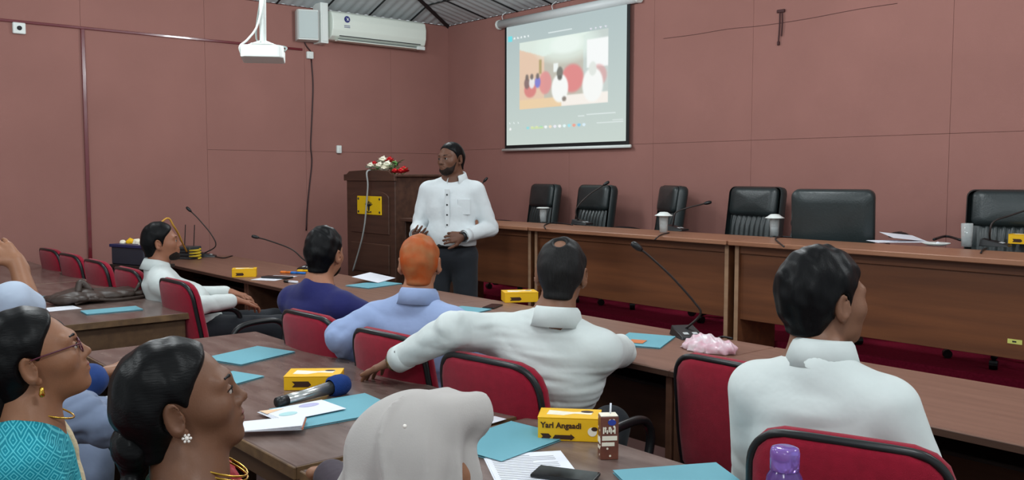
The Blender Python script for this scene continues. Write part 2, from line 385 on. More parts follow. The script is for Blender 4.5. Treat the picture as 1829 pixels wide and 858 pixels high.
for sx in (-1,1):
    for sy in (-1,1): obj('mount_arm', tube(BM(), [(sx*.10, sy*.075, .044), (sx*.02, sy*.02, .09)], .008, 6), M_pj, t)
zc = E0+min(M1*p.x, M2*-p.y)-p.z
obj('pole', tube(BM(), [(0,0,.06),(0,0,zc)], .024, 12), M_pj, t, smooth=True)
obj('cable', tube(BM(), spline([(.02,-.03,.5),(-.03,-.03,.22),(-.10,-.04,.10),(-.16,-.02,.05),(-.155,.02,.0)], 5), .008, 6), M_pj, t, smooth=True)
obj('cable', tube(BM(), spline([(-.02,.02,.4),(-.05,.03,.12),(.05,.06,.09),(.16,.02,.06),(.152,-.02,.02)], 5), .007, 6), mat('grey_cable', (150,160,156)), t, smooth=True)
# ------------------------------------------------------------------ desks
def wood(name, c1, c2, rough, axis='x', scale=3.0, bump=.04, coat=0, scratch=0):
    st = (.6, 9, 9) if axis == 'x' else (9, .6, 9)
    return mat(name, c1, rgb2=c2, rough=rough, vscale=scale, vstretch=st, bump=bump, bscale=30, bstretch=st, coat=coat, detail=6)
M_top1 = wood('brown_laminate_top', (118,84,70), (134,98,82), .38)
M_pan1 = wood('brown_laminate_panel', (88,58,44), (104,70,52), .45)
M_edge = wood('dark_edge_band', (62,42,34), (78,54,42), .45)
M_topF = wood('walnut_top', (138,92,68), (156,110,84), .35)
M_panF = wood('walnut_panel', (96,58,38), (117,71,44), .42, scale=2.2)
M_lightedge = wood('light_edge_band', (150,116,90), (166,132,104), .5)
M_top2 = mat('worn_dark_veneer', (94,74,68), rgb2=(124,106,99), rough=.26, vscale=4, vstretch=(1.2,4,4), bump=.05, bscale=14, detail=8)
M_pan2 = wood('old_dark_panel', (78,56,40), (96,72,50), .5)
M_worn = mat('bare_worn_edge', (120,92,62), rgb2=(84,62,44), rough=.6, vscale=18)
M_dark = mat('dark_board', (44,34,30), rough=.6)  # very dark brown board: desk shelves and the crate stand
ZT = .75
def desk_one(x0, x1, label):                    # brown laminate row: sitters on the near side
    t = thing('conference_desk', label, 'desk', (x0, -3.76, 0), 0, 'brown laminate desks of the inner row'); L = x1-x0; D = .71
    box('tabletop', .002, L-.002, 0, D, ZT-.028, ZT, M_top1, t, bevel=.004)
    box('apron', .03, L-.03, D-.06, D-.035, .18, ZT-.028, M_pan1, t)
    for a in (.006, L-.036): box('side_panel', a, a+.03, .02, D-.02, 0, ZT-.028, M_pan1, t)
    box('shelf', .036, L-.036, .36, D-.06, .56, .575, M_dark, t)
    box('edge_band', .002, L-.002, -.004, 0, ZT-.026, ZT-.004, M_edge, t, bevel=.001)
ws = ['brown laminate desk at the left wall with the router and radio gear', 'brown laminate desk in front of the man in navy', 'brown laminate desk in front of the man with the outstretched arm', 'brown laminate desk at the right edge in front of the empty chair']
for i, l in enumerate(ws): desk_one(.67+1.95*i, .67+1.95*(i+1), l)
def desk_two(x0, x1, label):                    # old dark desks of the second row
    t = thing('old_desk', label, 'desk', (x0, -5.39, 0), 0, 'old dark desks of the second row'); L = x1-x0; D = .79
    box('tabletop', .004, L-.004, .006, D-.004, ZT-.032, ZT, M_top2, t, bevel=.003)
    box('edge_strip', .0, L, -.002, .006, ZT-.034, ZT-.001, M_worn, t, bevel=.002)
    for a in (0, L-.004): box('edge_strip', a, a+.004, .006, D-.004, ZT-.034, ZT-.001, M_worn, t, bevel=.001)
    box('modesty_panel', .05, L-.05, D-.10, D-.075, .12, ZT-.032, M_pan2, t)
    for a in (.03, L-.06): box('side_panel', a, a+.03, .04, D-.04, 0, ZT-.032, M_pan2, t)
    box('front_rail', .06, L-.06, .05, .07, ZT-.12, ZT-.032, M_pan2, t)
desk_two(.06, 1.96, 'old dark desk against the left wall behind the empty red chairs')
desk_two(1.97, 3.90, 'old dark desk carrying the brown leather bag')
desk_two(4.68, 6.64, 'old dark desk carrying the blue foam microphone')
desk_two(6.67, 8.62, 'old dark desk carrying the chocolate drink carton')
ZF = 1.07
def desk_front(x0, x1, label):
    t = thing('top_table', label, 'table', (x0, -1.58, 0), 0, 'long walnut tables in front of the dais'); L = x1-x0; D = .51
    box('tabletop', .003, L-.003, 0, D, ZF-.03, ZF, M_topF, t, bevel=.004)
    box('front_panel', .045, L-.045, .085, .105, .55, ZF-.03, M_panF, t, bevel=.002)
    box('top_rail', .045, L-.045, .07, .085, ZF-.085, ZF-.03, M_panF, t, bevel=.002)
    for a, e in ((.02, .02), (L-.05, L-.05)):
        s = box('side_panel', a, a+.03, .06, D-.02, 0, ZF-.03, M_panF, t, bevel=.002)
        box('edge_band', a, a+.03, .056, .06, 0, ZF-.03, M_lightedge, s, bevel=.001)
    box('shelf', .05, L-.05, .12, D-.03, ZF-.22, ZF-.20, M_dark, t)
    return t
lf = ['walnut top table behind the standing speaker at its left end','walnut top table with two lidded water glasses','walnut top table carrying the white papers and the saucer','walnut top table at the far right end']
for i, x in enumerate((1.26, 3.225, 5.19, 7.155)):
    tt = desk_front(max(x, 1.98), x+1.955, lf[i])
    if i == 2:
        q = onY(1812, 611, -1.5); box('asset_tag', q.x-x-.035, q.x-x+.035, .083, .085, q.z-.012, q.z+.012, mat('tag_yellow', (206,206,110)), tt, bevel=0)
        box('tag_print', q.x-x-.012, q.x-x+.008, .0822, .083, q.z-.004, q.z+.004, mat('ink', (40,40,40)), tt, bevel=0)

# ------------------------------------------------------------------ red office chairs
M_red = mat('crimson_upholstery', (142,18,42), rough=.85, spec=.2, var=.10, vscale=40, bump=.25, bscale=600, sheen=.15)
M_blk = mat('black_plastic', (26,27,29), rough=.35)
def rr(w_, h_, z0, arch=.05, r=.09, taper=.92, n=10):
    """rounded back outline: w_ wide at the bottom, arched top"""
    pts = []
    for i in range(n+1):
        a = PI*i/n
        pts.append((-math.cos(a)*1.0, math.sin(a)))
    out = []
    hw = w_/2
    out += [(hw*taper*.9, z0), (hw*.98, z0+.05), (hw, z0+h_*.35)]
    for i in range(n+1):                          # right shoulder over the top to the left one
        a = PI*i/n; c, s = math.cos(a), math.sin(a)
        x = hw*.97*(abs(c)**.42)*(1 if c >= 0 else -1); z = z0+h_*.62+(h_*.38)*(s**.62)
        out.append((x, z))
    out += [(-hw, z0+h_*.35), (-hw*.98, z0+.05), (-hw*taper*.9, z0)]
    return out
def red_chair(label):
    t = thing('office_chair', label, 'chair', (0,0,0), 0, 'red office chairs')
    ol = rr(.47, .46, .47)
    tilt = math.radians(9)
    def fin(o): o.rotation_euler = (tilt, 0, 0); o.location = (0, -.21, 0); return o
    Rz = lambda bm: bm
    # local frame: backrest built around y=0, front is +y
    bm = pad(BM(), ol, [(0,.045),(.5,.045),(.85,.04),(.96,.032),(1.0,.018),(1.0,.006),(.985,.0)], bend=.5)
    q = fin(obj('back_cushion', bm, M_red, t, smooth=True)); q.location.z -= .0
    bm = pad(BM(), ol, [(.94,-.002),(.955,-.012),(.93,-.022),(.85,-.028),(.5,-.032),(0,-.033)], bend=.5)
    fin(obj('back_shell', bm, M_red, t, smooth=True))
    bm = BM(); P = [(x*.972, -.012+.5*(x*.972)**2, .70+(z-.70)*.972) for x, z in ol]
    tube(bm, spline(P+[P[0]], 3), .0105, 6); fin(obj('edge_trim', bm, M_blk, t, smooth=True))
    so = [(.23*math.copysign(abs(math.cos(a))**.5, math.cos(a)), .02+.22*math.copysign(abs(math.sin(a))**.55, math.sin(a))) for a in [2*PI*i/28 for i in range(28)]]
    bm = pad(BM(), so, [(0,.05),(.6,.05),(.9,.042),(1,.02),(1,0),(.9,-.012),(0,-.012)])
    s_ = obj('seat', bm, M_red, t, smooth=True)
    s_.data.transform(Matrix(((1,0,0,0),(0,0,1,0),(0,1,0,.42),(0,0,0,1)))); s_.data.flip_normals()
    bm = BM(); bx(bm, -.03, .03, -.25, -.1, .39, .41); bx(bm, -.03, .03, -.275, -.25, .39, .55); obj('back_bracket', bm, M_blk, t, bevel=.004)
    for s in (-1, 1):
        pth = spline([(s*.21, -.10, .41), (s*.275, -.12, .44), (s*.285, -.15, .56), (s*.285, -.10, .655), (s*.285, .06, .675), (s*.285, .15, .655), (s*.285, .175, .58), (s*.28, .12, .45), (s*.21, .08, .41)], 5)
        obj('armrest', tube(BM(), pth, [.016]*len(pth), 8), M_blk, t, smooth=True)
    obj('gas_column', lathe(BM(), [(0,.10),(.03,.10),(.03,.26),(.022,.26),(.022,.41),(0,.41)], 12), M_blk, t, smooth=False)
    for k in range(5):
        a = 2*PI*k/5+.3; c, s = math.cos(a), math.sin(a)
        g = obj('base_leg', tube(BM(), [(0,0,.11),(c*.14,s*.14,.10),(c*.28,s*.28,.072)], [.026,.022,.016], 8), M_blk, t, smooth=True)
        bm = BM(); tube(bm, [(c*.28-s*.022, s*.28+c*.022, .028), (c*.28+s*.022, s*.28-c*.022, .028)], .028, 12); obj('castor', bm, M_blk, g)
    return t
RC = red_chair('red office chair of the man with the outstretched arm')
RC.location = (6.46, -4.31, 0); RC.rotation_euler.z = math.radians(7)
for x, y, r, l in ((7.60,-4.26,18,'red office chair of the man in white at the right edge'),
                   (7.03,-3.75,0,'empty red office chair beside the plastic bag'),
                   (5.87,-4.30,4,'red office chair of the orange-haired man'),
                   (5.26,-4.30,3,'red office chair of the man in navy'),
                   (3.71,-4.30,2,'red office chair of the bearded man by the old desk end'),
                   (2.88,-4.30,2,'empty red office chair just left of the bearded man in white'),
                   (2.20,-4.30,2,'third empty red office chair from the left wall'),
                   (1.55,-4.30,3,'second empty red office chair from the left wall'),
                   (.95,-4.30,4,'empty red office chair nearest the left wall')):
    dup(RC, (x, y, 0), math.radians(r), l)

for x, y, r, l in ((6.53,-5.98,-6,'red office chair under the woman with glasses'), (7.10,-5.90,-8,'red office chair under the woman with the pearl stud'), (7.67,-5.70,-4,'red office chair under the woman in the headscarf'),
                   (5.62,-5.95,-8,'red office chair under the person leaning forward in blue'), (4.95,-5.95,-8,'red office chair under the person with the raised hand')):
    dup(RC, (x, y, 0), math.radians(r), l)
# ------------------------------------------------------------------ black executive chairs on the dais
M_lea = mat('black_leather', (38,46,47), rough=.36, spec=.6, var=.15, vscale=6, bump=.12, bscale=90)
def exec_chair(label):
    t = thing('executive_chair', label, 'chair', (0,0,0), 0, 'black leather executive chairs on the dais')
    W_ = .53
    def ro(w, z0, z1, r):
        o = []
        for cx, cz, a0 in ((w/2-r, z0+r, -90),(w/2-r, z1-r, 0),(-w/2+r, z1-r, 90),(-w/2+r, z0+r, 180)):
            for i in range(5): a = math.radians(a0+22.5*i); o.append((cx+r*math.cos(a), cz+r*math.sin(a)))
        return o
    tl_ = math.radians(8)
    def fin(o): o.rotation_euler = (tl_,0,0); o.location = (0,-.22,0); return o
    fin(obj('back_frame', pad(BM(), ro(W_, .46, 1.06, .05), [(0,-.055),(.7,-.055),(.95,-.05),(1,-.03),(1,.02),(.97,.035)], bend=.22), M_lea, t, smooth=True))
    fin(obj('head_cushion', pad(BM(), ro(W_-.07, .82, 1.05, .04), [(.98,.02),(1,.04),(.95,.062),(.7,.075),(0,.08)], bend=.22), M_lea, t, smooth=True))
    # lower back: gathered vertical channels
    bm = BM(); n, k = 48, 8; g = []
    for i in range(n+1):
        uu_ = i/n; x = (uu_-.5)*(W_-.09); row = []
        for j in range(k+1):
            vv_ = j/k; z = .47+.35*vv_
            e = min(1, 6*uu_, 6*(1-uu_)); e2 = min(1, 5*vv_+.2, 4*(1-vv_)+.1)
            y = .03+.035*math.sqrt(max(0,e))*math.sqrt(e2)+.007*math.sin(uu_*2*PI*9)*(.4+.6*vv_)
            row.append(bm.verts.new((x, y+.22*x*x, z)))
        g.append(row)
    for i in range(n):
        for j in range(k): bm.faces.new((g[i][j], g[i+1][j], g[i+1][j+1], g[i][j+1]))
    fin(obj('gathered_cushion', bm, M_lea, t, smooth=True))
    so = [(.26*math.copysign(abs(math.cos(a))**.5, math.cos(a)), .03+.25*math.copysign(abs(math.sin(a))**.5, math.sin(a))) for a in [2*PI*i/28 for i in range(28)]]
    s_ = obj('seat', pad(BM(), so, [(0,.07),(.6,.07),(.9,.06),(1,.03),(1,-.01),(.9,-.03),(0,-.03)]), M_lea, t, smooth=True)
    s_.data.transform(Matrix(((1,0,0,0),(0,0,1,0),(0,1,0,.41),(0,0,0,1)))); s_.data.flip_normals()
    for s in (-1, 1):
        pth = spline([(s*.24,-.2,.42),(s*.31,-.2,.5),(s*.31,-.16,.62),(s*.31,.0,.655),(s*.31,.14,.64),(s*.31,.19,.55),(s*.24,.16,.42)], 4)
        obj('armrest', tube(BM(), pth, .022, 8), M_blk, t, smooth=True)
    obj('gas_column', lathe(BM(), [(0,.08),(.032,.08),(.032,.25),(.024,.25),(.024,.4),(0,.4)], 12), M_blk, t)
    for k in range(5):
        a = 2*PI*k/5+.3; c, s = math.cos(a), math.sin(a)
        g = obj('base_leg', tube(BM(), [(0,0,.11),(c*.15,s*.15,.10),(c*.30,s*.30,.07)], [.03,.026,.018], 8), M_blk, t, smooth=True)
        bm = BM(); tube(bm, [(c*.30-s*.022, s*.30+c*.022, .028), (c*.30+s*.022, s*.30-c*.022, .028)], .028, 12); obj('castor', bm, M_blk, g)
    return t
EXC = [(963, -.50, 166, 'black executive chair leftmost on the dais'),
       (1055, -.66, 171, 'lower black executive chair behind the first lidded glass'),
       (1187, -.50, 148, 'black executive chair turned most sideways, third from the left'),
       (1341, -.55, 176, 'black executive chair with gathered back beside the plain one'),
       (1490, -.58, 22, 'black executive chair turned round showing its plain rear'),
       (1806, -.58, 195, 'black executive chair cut by the right edge behind the clear glass')]
EC = None
for px, y, r, l in EXC:
    a_ = math.radians(r); q = onY(px, 380, y-.27*math.cos(a_)); p = Vector((q.x-.27*math.sin(a_), y, 0))
    if EC is None: EC = exec_chair(l); EC.location = (p.x, y, .35); EC.rotation_euler.z = math.radians(r)
    else: dup(EC, (p.x, y, .35), math.radians(r), l)

# ------------------------------------------------------------------ lectern
M_lec = wood('dark_lectern_wood', (60,40,32), (82,56,44), .4, scale=2.5)
LY = -2.0
l0 = onY(620, 400, LY); l1 = onY(706, 400, LY); LW = l1.x-l0.x; LZ = onY(640, 306, LY).z
LD = .55
t = thing('lectern', 'dark wooden lectern with a yellow emblem plate and flowers on top', 'lectern', (l0.x, LY, 0))
print('lectern', l0, l1, LZ)
box('plinth', -.04, LW+.04, -.04, LD+.04, 0, .10, M_lec, t, bevel=.008)
box('body', 0, LW, 0, LD, .10, LZ-.05, M_lec, t, bevel=.006)
pr = [(-.02,LZ-.09),(LW+.02,LZ-.09),(LW+.02,LZ-.03),(LW-.04,LZ-.03),(LW-.08,LZ+.0),(LW*.5,LZ+.012),(.08,LZ+.0),(.04,LZ-.03),(-.02,LZ-.03)]
bm = BM(); prism(bm, pr, 0, .03); o = obj('crest_board', bm, M_lec, t, bevel=.003); o.rotation_euler = (PI/2,0,0); o.location = (0,.01,0)
box('reading_top', -.03, LW+.03, -.01, LD+.03, LZ-.055, LZ-.03, M_lec, t, bevel=.006)
# raised arched panel and lower panels
arch = [(.09,LZ*.62),(LW-.09,LZ*.62)]+[(LW/2+(LW/2-.09)*math.cos(a), LZ*.84+.07*math.sin(a)) for a in [PI*i/10 for i in range(11)]]
bm = BM(); prism(bm, arch, 0, .016); o = obj('arched_panel', bm, M_lec, t, bevel=.005); o.rotation_euler = (PI/2,0,0); o.location = (0,.004,0)
for z0, z1 in ((LZ*.38, LZ*.56), (.16, LZ*.33)): box('lower_panel', .09, LW-.09, -.014, .004, z0, z1, M_lec, t, bevel=.006)
q0 = onY(638, 350, LY-.02); q1 = onY(681, 385, LY-.02)
M_yel = mat('yellow_plate', (232,190,10), rough=.35); M_ink = mat('ink', (0,0,0))
pw, ph = q1.x-q0.x, q0.z-q1.z; pc = ((q0.x+q1.x)/2-l0.x, (q0.z+q1.z)/2)
pt = box('emblem_plate', pc[0]-pw/2, pc[0]+pw/2, -.022, -.012, pc[1]-ph/2, pc[1]+ph/2, M_yel, t, bevel=.003)
for sx in (-1, 1):
    for sz in (-1, 1): obj('bolt', lathe(BM(), [(0,.006),(.010,.004),(.012,0)], 10), M_ink, pt, loc=(pc[0]+sx*(pw/2-.025), -.022, pc[1]+sz*(ph/2-.025)), rot=(PI/2,0,0))
def flat(name, poly, parent, m, y=-.0228):
    bm = BM(); prism(bm, poly, 0, .0012); o = obj(name, bm, m, parent); o.rotation_euler = (PI/2,0,0); o.location = (pc[0], y, pc[1]); return o
for s in (-1, 1):
    for k in range(4):
        a0 = math.radians(20+22*k); L2 = ph*(.34-.03*k)
        flat('wing_feather', [(s*.008, .0), (s*(.01+L2*math.cos(a0)*1.0), .0+L2*math.sin(a0)*.8), (s*(.01+L2*math.cos(a0-.12)), L2*math.sin(a0-.12)*.8), (s*.010,-.012)], pt, M_ink)
flat('emblem_body', [(.016*math.cos(a), -.02+.036*math.sin(a)) for a in [2*PI*i/14 for i in range(14)]], pt, M_ink)
flat('emblem_head', [(.009*math.cos(a), .03+.012*math.sin(a)) for a in [2*PI*i/10 for i in range(10)]], pt, M_ink)
flat('emblem_scroll', [(-.045,-.05),(0,-.062),(.045,-.05),(.045,-.058),(0,-.070),(-.045,-.058)], pt, M_ink)
flat('caption_line', [(-.05,-ph*.40),(.05,-ph*.40),(.05,-ph*.36),(-.05,-ph*.36)], pt, mat('faint_ink', (150,110,20)))
# grey cable in front of the lectern
cb = [onY(px, py, LY-.05) for px, py in ((656,306),(657,330),(655,360),(652,395),(647,425),(639,455),(630,485))]
o = obj('lectern_cable', tube(BM(), spline([cb[0]+Vector((0,.12,.005))]+cb, 5), .008, 6), mat('pale_grey_cable', (150,152,150)), smooth=True); tag(o, 'pale grey cable hanging over the front of the lectern', 'cable')
# flowers on the lectern
M_petw = mat('ivory_petals', (236,232,214), rough=.6); M_petr = mat('red_petals', (196,28,36), rough=.6); M_leaf = mat('leaf_green', (84,128,66), rough=.6)
fc = onY(690, 303, LY+.12)
t = thing('flower_arrangement', 'arrangement of ivory and red flowers lying on the lectern', 'flowers', (fc.x, LY+.14, LZ-.03))
def rose(parent, c, r, m):
    bm = BM()
    for ring, (n, rr_, zz, tilt_) in enumerate(((3,.25,.75,1.2),(5,.55,.55,.9),(6,.85,.3,.5))):
        for k in range(n):
            a = 2*PI*k/n+ring*.5
            d = Vector((math.cos(a), math.sin(a), 0)); s_ = Vector((-math.sin(a), math.cos(a), 0)); up_ = Vector((0,0,1))
            pts = []
            for (uu_, vv_) in ((-.5,0),(.5,0),(.62,.5),(.3,1),(-.3,1),(-.62,.5)):
                pts.append(Vector(c)+(d*(rr_*.35+rr_*vv_*.65)+s_*uu_*rr_*.95+up_*(zz*vv_*.9-ring*.05))*r)
            vs = [bm.verts.new(q_) for q_ in pts]; bm.faces.new(vs)
    lathe(bm, [(0,-.2*r),(.4*r,-.1*r),(.45*r,.25*r),(.2*r,.55*r),(0,.6*r)], 10, c)
    f = obj('flower', bm, m, parent, smooth=False); return f
for px, py, r, m, dy in ((662,299,.040,M_petw,0),(668,295,.034,M_petr,.05),(678,299,.044,M_petw,-.05),(684,289,.046,M_petw,.06),(692,298,.048,M_petw,-.03),(696,288,.036,M_petr,.05),(699,293,.044,M_petw,.08),(686,303,.036,M_petw,-.08),(721,306,.040,M_petr,0),(716,310,.034,M_petr,-.06),(705,312,.03,M_petr,-.1)):
    q = onY(px, py, LY+.14+dy); c = (q.x-fc.x, dy, max(.02, q.z-(LZ-.03)))
    rose(t, c, r*1.85, m)
bm = BM()
for k in range(26):
    a = random.uniform(0, 2*PI); q = onY(random.uniform(676,722), random.uniform(294,308), LY+.14); c = Vector((q.x-fc.x, random.uniform(-.08,.1), max(.02,q.z-(LZ-.03))))
    d = Vector((math.cos(a), math.sin(a)*.8, random.uniform(-.1,.7))).normalized(); s_ = d.cross(Vector((0,0,1))).normalized(); l_ = random.uniform(.08,.14)
    vs = [bm.verts.new(c+d*l_*a_+s_*b_*l_+Vector((0,0,c_*l_))) for a_, b_, c_ in ((0,0,0),(.35,.16,.05),(.75,.14,.02),(1,0,-.08),(.75,-.14,.02),(.35,-.16,.05))]
    bm.faces.new(vs)
    tube(bm, [c, c+Vector((-c.x*.3, -c.y*.3, -c.z))], .003, 4)
obj('foliage', bm, M_leaf, t)
# laptop stand with laptop beside the lectern
sp = onY(713, 389, -2.3); sq = onY(752, 389, -2.3)
t = thing('laptop_stand', 'dark side stand right of the lectern holding the laptop', 'stand', (sp.x, -2.3, 0))
SWd = max(.42, sq.x-sp.x); SZt = onY(730, 391, -2.3).z
box('top_board', 0, SWd, 0, .42, SZt-.025, SZt, M_lec, t); 
for a in (.03, SWd-.05): box('leg', a, a+.02, .03, .39, 0, SZt-.025, M_lec, t)
t = thing('laptop', 'open silver laptop on the stand behind the speaker', 'laptop', (sp.x+.21, -2.09, SZt), math.radians(-33))
M_sil = mat('silver_plastic', (204,208,210), rough=.35, metal=.2)
box('base', -.17, .17, -.12, .12, 0, .016, M_sil, t, bevel=.004)
o = box('screen_lid', -.17, .17, -.004, .004, 0, .22, M_sil, t, bevel=.003); o.location = (0,.12,.016); o.rotation_euler = (math.radians(-15),0,0)
box('display', -.158, .158, -.0055, -.004, .012, .21, mat('laptop_display', (90,130,150), emit=.6), o, bevel=0)
box('keyboard', -.15, .15, -.03, .09, .016, .018, M_blk, t, bevel=0)
# ------------------------------------------------------------------ smooth bodies: blended volumes -> one continuous surface
def smin(a, b, k):
    h = np.maximum(k-np.abs(a-b), 0)/k
    return np.minimum(a, b)-h*h*k*.25
class Field:
    def __init__(s): s.ops = []; s.o = np.zeros(3); s.R = np.eye(3); s.s = 1.0; s.lo = np.full(3, 9.); s.hi = np.full(3, -9.)
    def frame(s, o=(0,0,0), R=None, sc=1.0): s.o = np.array(o, float); s.R = np.eye(3) if R is None else np.array(R, float); s.s = sc; return s
    def _add(s, fn, c, rad, k, op):
        o, R, sc = s.o, s.R, s.s
        cw = o+R@(np.array(c, float)*sc); rw = rad*sc
        o32, R32 = o.astype(np.float32), R.astype(np.float32); pl = bool((R == np.eye(3)).all() and sc == 1 and not o.any())
        def g(P): return fn(P) if pl else fn(((P-o32)@R32)/np.float32(sc))*np.float32(sc)
        s.ops.append((g, cw, rw, k*sc, op))
        if op == '+': s.lo = np.minimum(s.lo, cw-rw); s.hi = np.maximum(s.hi, cw+rw)
    def ell(s, c, r, k=.02, op='+', rot=None):
        c = np.array(c, np.float32); r = np.array(r, np.float32); Q = None if rot is None else np.array(Matrix.Rotation(math.radians(rot[1]), 3, rot[0]), dtype=np.float32)
        def fn(P):
            p = P-c
            if Q is not None: p = p@Q
            a = p/r; b = a/r; k0 = np.sqrt(np.einsum('ij,ij->i', a, a))+1e-6; k1 = np.sqrt(np.einsum('ij,ij->i', b, b))+1e-6
            return k0*(k0-1)/k1
        s._add(fn, c, r.max(), k, op); return s
    def rc(s, a, b, ra, rb, k=.02, op='+', flat=None):
        a = np.array(a, np.float32); b = np.array(b, np.float32); ba = b-a; L2 = np.float32(ba@ba+1e-9)
        if flat is not None: n = np.array(flat[0], np.float32); n = n/np.linalg.norm(n); q = flat[1]
        def fn(P):
            p = P-a; h = np.clip(p@ba/L2, 0, 1); w_ = p-h[:,None]*ba; r_ = ra+(rb-ra)*h
            if flat is None: return np.sqrt(np.einsum('ij,ij->i', w_, w_))-r_
            w_ = w_+n*((w_@n)*(1/q-1))[:,None]; return (np.sqrt(np.einsum('ij,ij->i', w_, w_))-r_)*min(1,q**.7)
        s._add(fn, (a+b)/2, math.sqrt(L2)/2+max(ra, rb), k, op); return s
    def chain(s, pts, rs, k=.02, op='+', flat=None):
        for i in range(len(pts)-1): s.rc(pts[i], pts[i+1], rs[i], rs[i+1], k, op, flat)
        return s
    def fn(s, f, op, c=(0,0,0), rad=9., k=.01): s._add(f, c, rad, k, op); return s
    def eval(s, P, C=None, hd=0):
        """P points (n,3), or blocks of points (nb,m,3) with block centres C and half diagonal hd"""
        d = np.full(P.shape[:-1], .5, np.float32)
        for g, c, r, k, op in s.ops:
            if r > 5: m = slice(None)
            else:
                q = (P if C is None else C)-c.astype(np.float32); m = np.nonzero((q*q).sum(1) < (r+(.10 if C is None else max(k*2,.09)+hd))**2)[0]
                if len(m) == 0: continue
            Q = P[m]; v = g(Q.reshape(-1, 3)).astype(np.float32).reshape(Q.shape[:-1])
            if op == '+': d[m] = smin(d[m], v, k)
            elif op == '-': d[m] = -smin(-d[m], v, k)
            elif op == '&': d[m] = -smin(-d[m], -v, k)
            else: d[m] = d[m]+v
        return d
LOST = []
def mesh_field(F, h, B=8, name=''):
    lo = F.lo-.03; hi = F.hi+.03; bs = B*h
    n = np.ceil((hi-lo)/bs).astype(int)
    g = np.stack(np.meshgrid(*[np.arange(k) for k in n], indexing='ij'), -1).reshape(-1, 3)
    d = F.eval((lo+(g+.5)*bs).astype(np.float32)); blk = g[np.abs(d) < bs*1.45+.008]
    off = np.stack(np.meshgrid(*[np.arange(B+1)]*3, indexing='ij'), -1).reshape(-1, 3)
    S = np.empty((len(blk), (B+1)**3), np.float32)
    for i in range(0, len(blk), 600):
        b = blk[i:i+600]; P = (lo+(b[:,None,:]*B+off[None])*h).astype(np.float32)
        S[i:i+600] = F.eval(P, (lo+(b+.5)*bs).astype(np.float32), bs*.87)
    V = S.reshape(-1, B+1, B+1, B+1); neg = V < 0
    cn = [(i,j,k) for i in (0,1) for j in (0,1) for k in (0,1)]
    sl = lambda A, c: A[:, c[0]:c[0]+B, c[1]:c[1]+B, c[2]:c[2]+B]
    cnt = sum(sl(neg, c).astype(np.int8) for c in cn)
    ci = np.argwhere((cnt > 0) & (cnt < 8))
    vals = np.stack([sl(V, c)[tuple(ci.T)] for c in cn], 1)
    acc = np.zeros((len(ci), 3)); num = np.zeros(len(ci))
    for a in range(8):
        for b in range(a+1, 8):
            if sum(abs(x-y) for x, y in zip(cn[a], cn[b])) != 1: continue
            va, vb = vals[:,a], vals[:,b]; m = (va < 0) != (vb < 0)
            t = va[m]/(va[m]-vb[m]); acc[m] += np.array(cn[a])+t[:,None]*(np.array(cn[b])-np.array(cn[a])); num[m] += 1
    gc = blk[ci[:,0]]*B+ci[:,1:]
    verts = lo+(gc+acc/num[:,None])*h
    NN = n*B+4
    key = lambda q: ((q[:,0]+1)*NN[1]+(q[:,1]+1))*NN[2]+q[:,2]+1
    kk = key(gc.astype(np.int64)); order = np.argsort(kk); ks = kk[order]
    quads = []
    for ax in range(3):
        e = np.eye(3, dtype=int)[ax]; u_, v_ = np.eye(3, dtype=int)[(ax+1)%3], np.eye(3, dtype=int)[(ax+2)%3]
        A = neg[:, :B, :B, :B]; Bn = sl(neg, tuple(e)); ei = np.argwhere(A != Bn)
        q = (blk[ei[:,0]]*B+ei[:,1:]).astype(np.int64); first = A[tuple(ei.T)]
        ids = []; ok = np.ones(len(q), bool)
        for dlt in (0*e, -u_, -u_-v_, -v_):
            k_ = key(q+dlt); p = np.searchsorted(ks, k_); p = np.minimum(p, len(ks)-1); ok &= ks[p] == k_; ids.append(order[p])
        Q = np.stack(ids, 1); Q[~first] = Q[~first][:, ::-1]; quads.append(Q[ok]); LOST.append((name, int((~ok).sum())))
    return verts, np.concatenate(quads)
def vol(name, F, h, m, parent, smooth_it=1):
    V, Q = mesh_field(F, h, name=name)
    for _ in range(smooth_it):                    # relax the stair-steps of the sampling
        A = np.zeros_like(V); c = np.zeros(len(V))
        for i in range(4):
            for j in ((i+1)%4, (i+3)%4): A += np.stack([np.bincount(Q[:,i], V[Q[:,j],x], len(V)) for x in range(3)], 1); c += np.bincount(Q[:,i], minlength=len(V))
        V = V*.5+A/np.maximum(c,1)[:,None]*.5
    return npmesh(name, V, Q, m, parent)
def rotm(yaw=0, pitch=0, roll=0):                 # yaw about z, pitch: chin up positive, roll: towards own right
    return np.array(Matrix.Rotation(math.radians(yaw), 3, 'Z') @ Matrix.Rotation(math.radians(pitch), 3, 'X') @ Matrix.Rotation(math.radians(roll), 3, 'Y'))
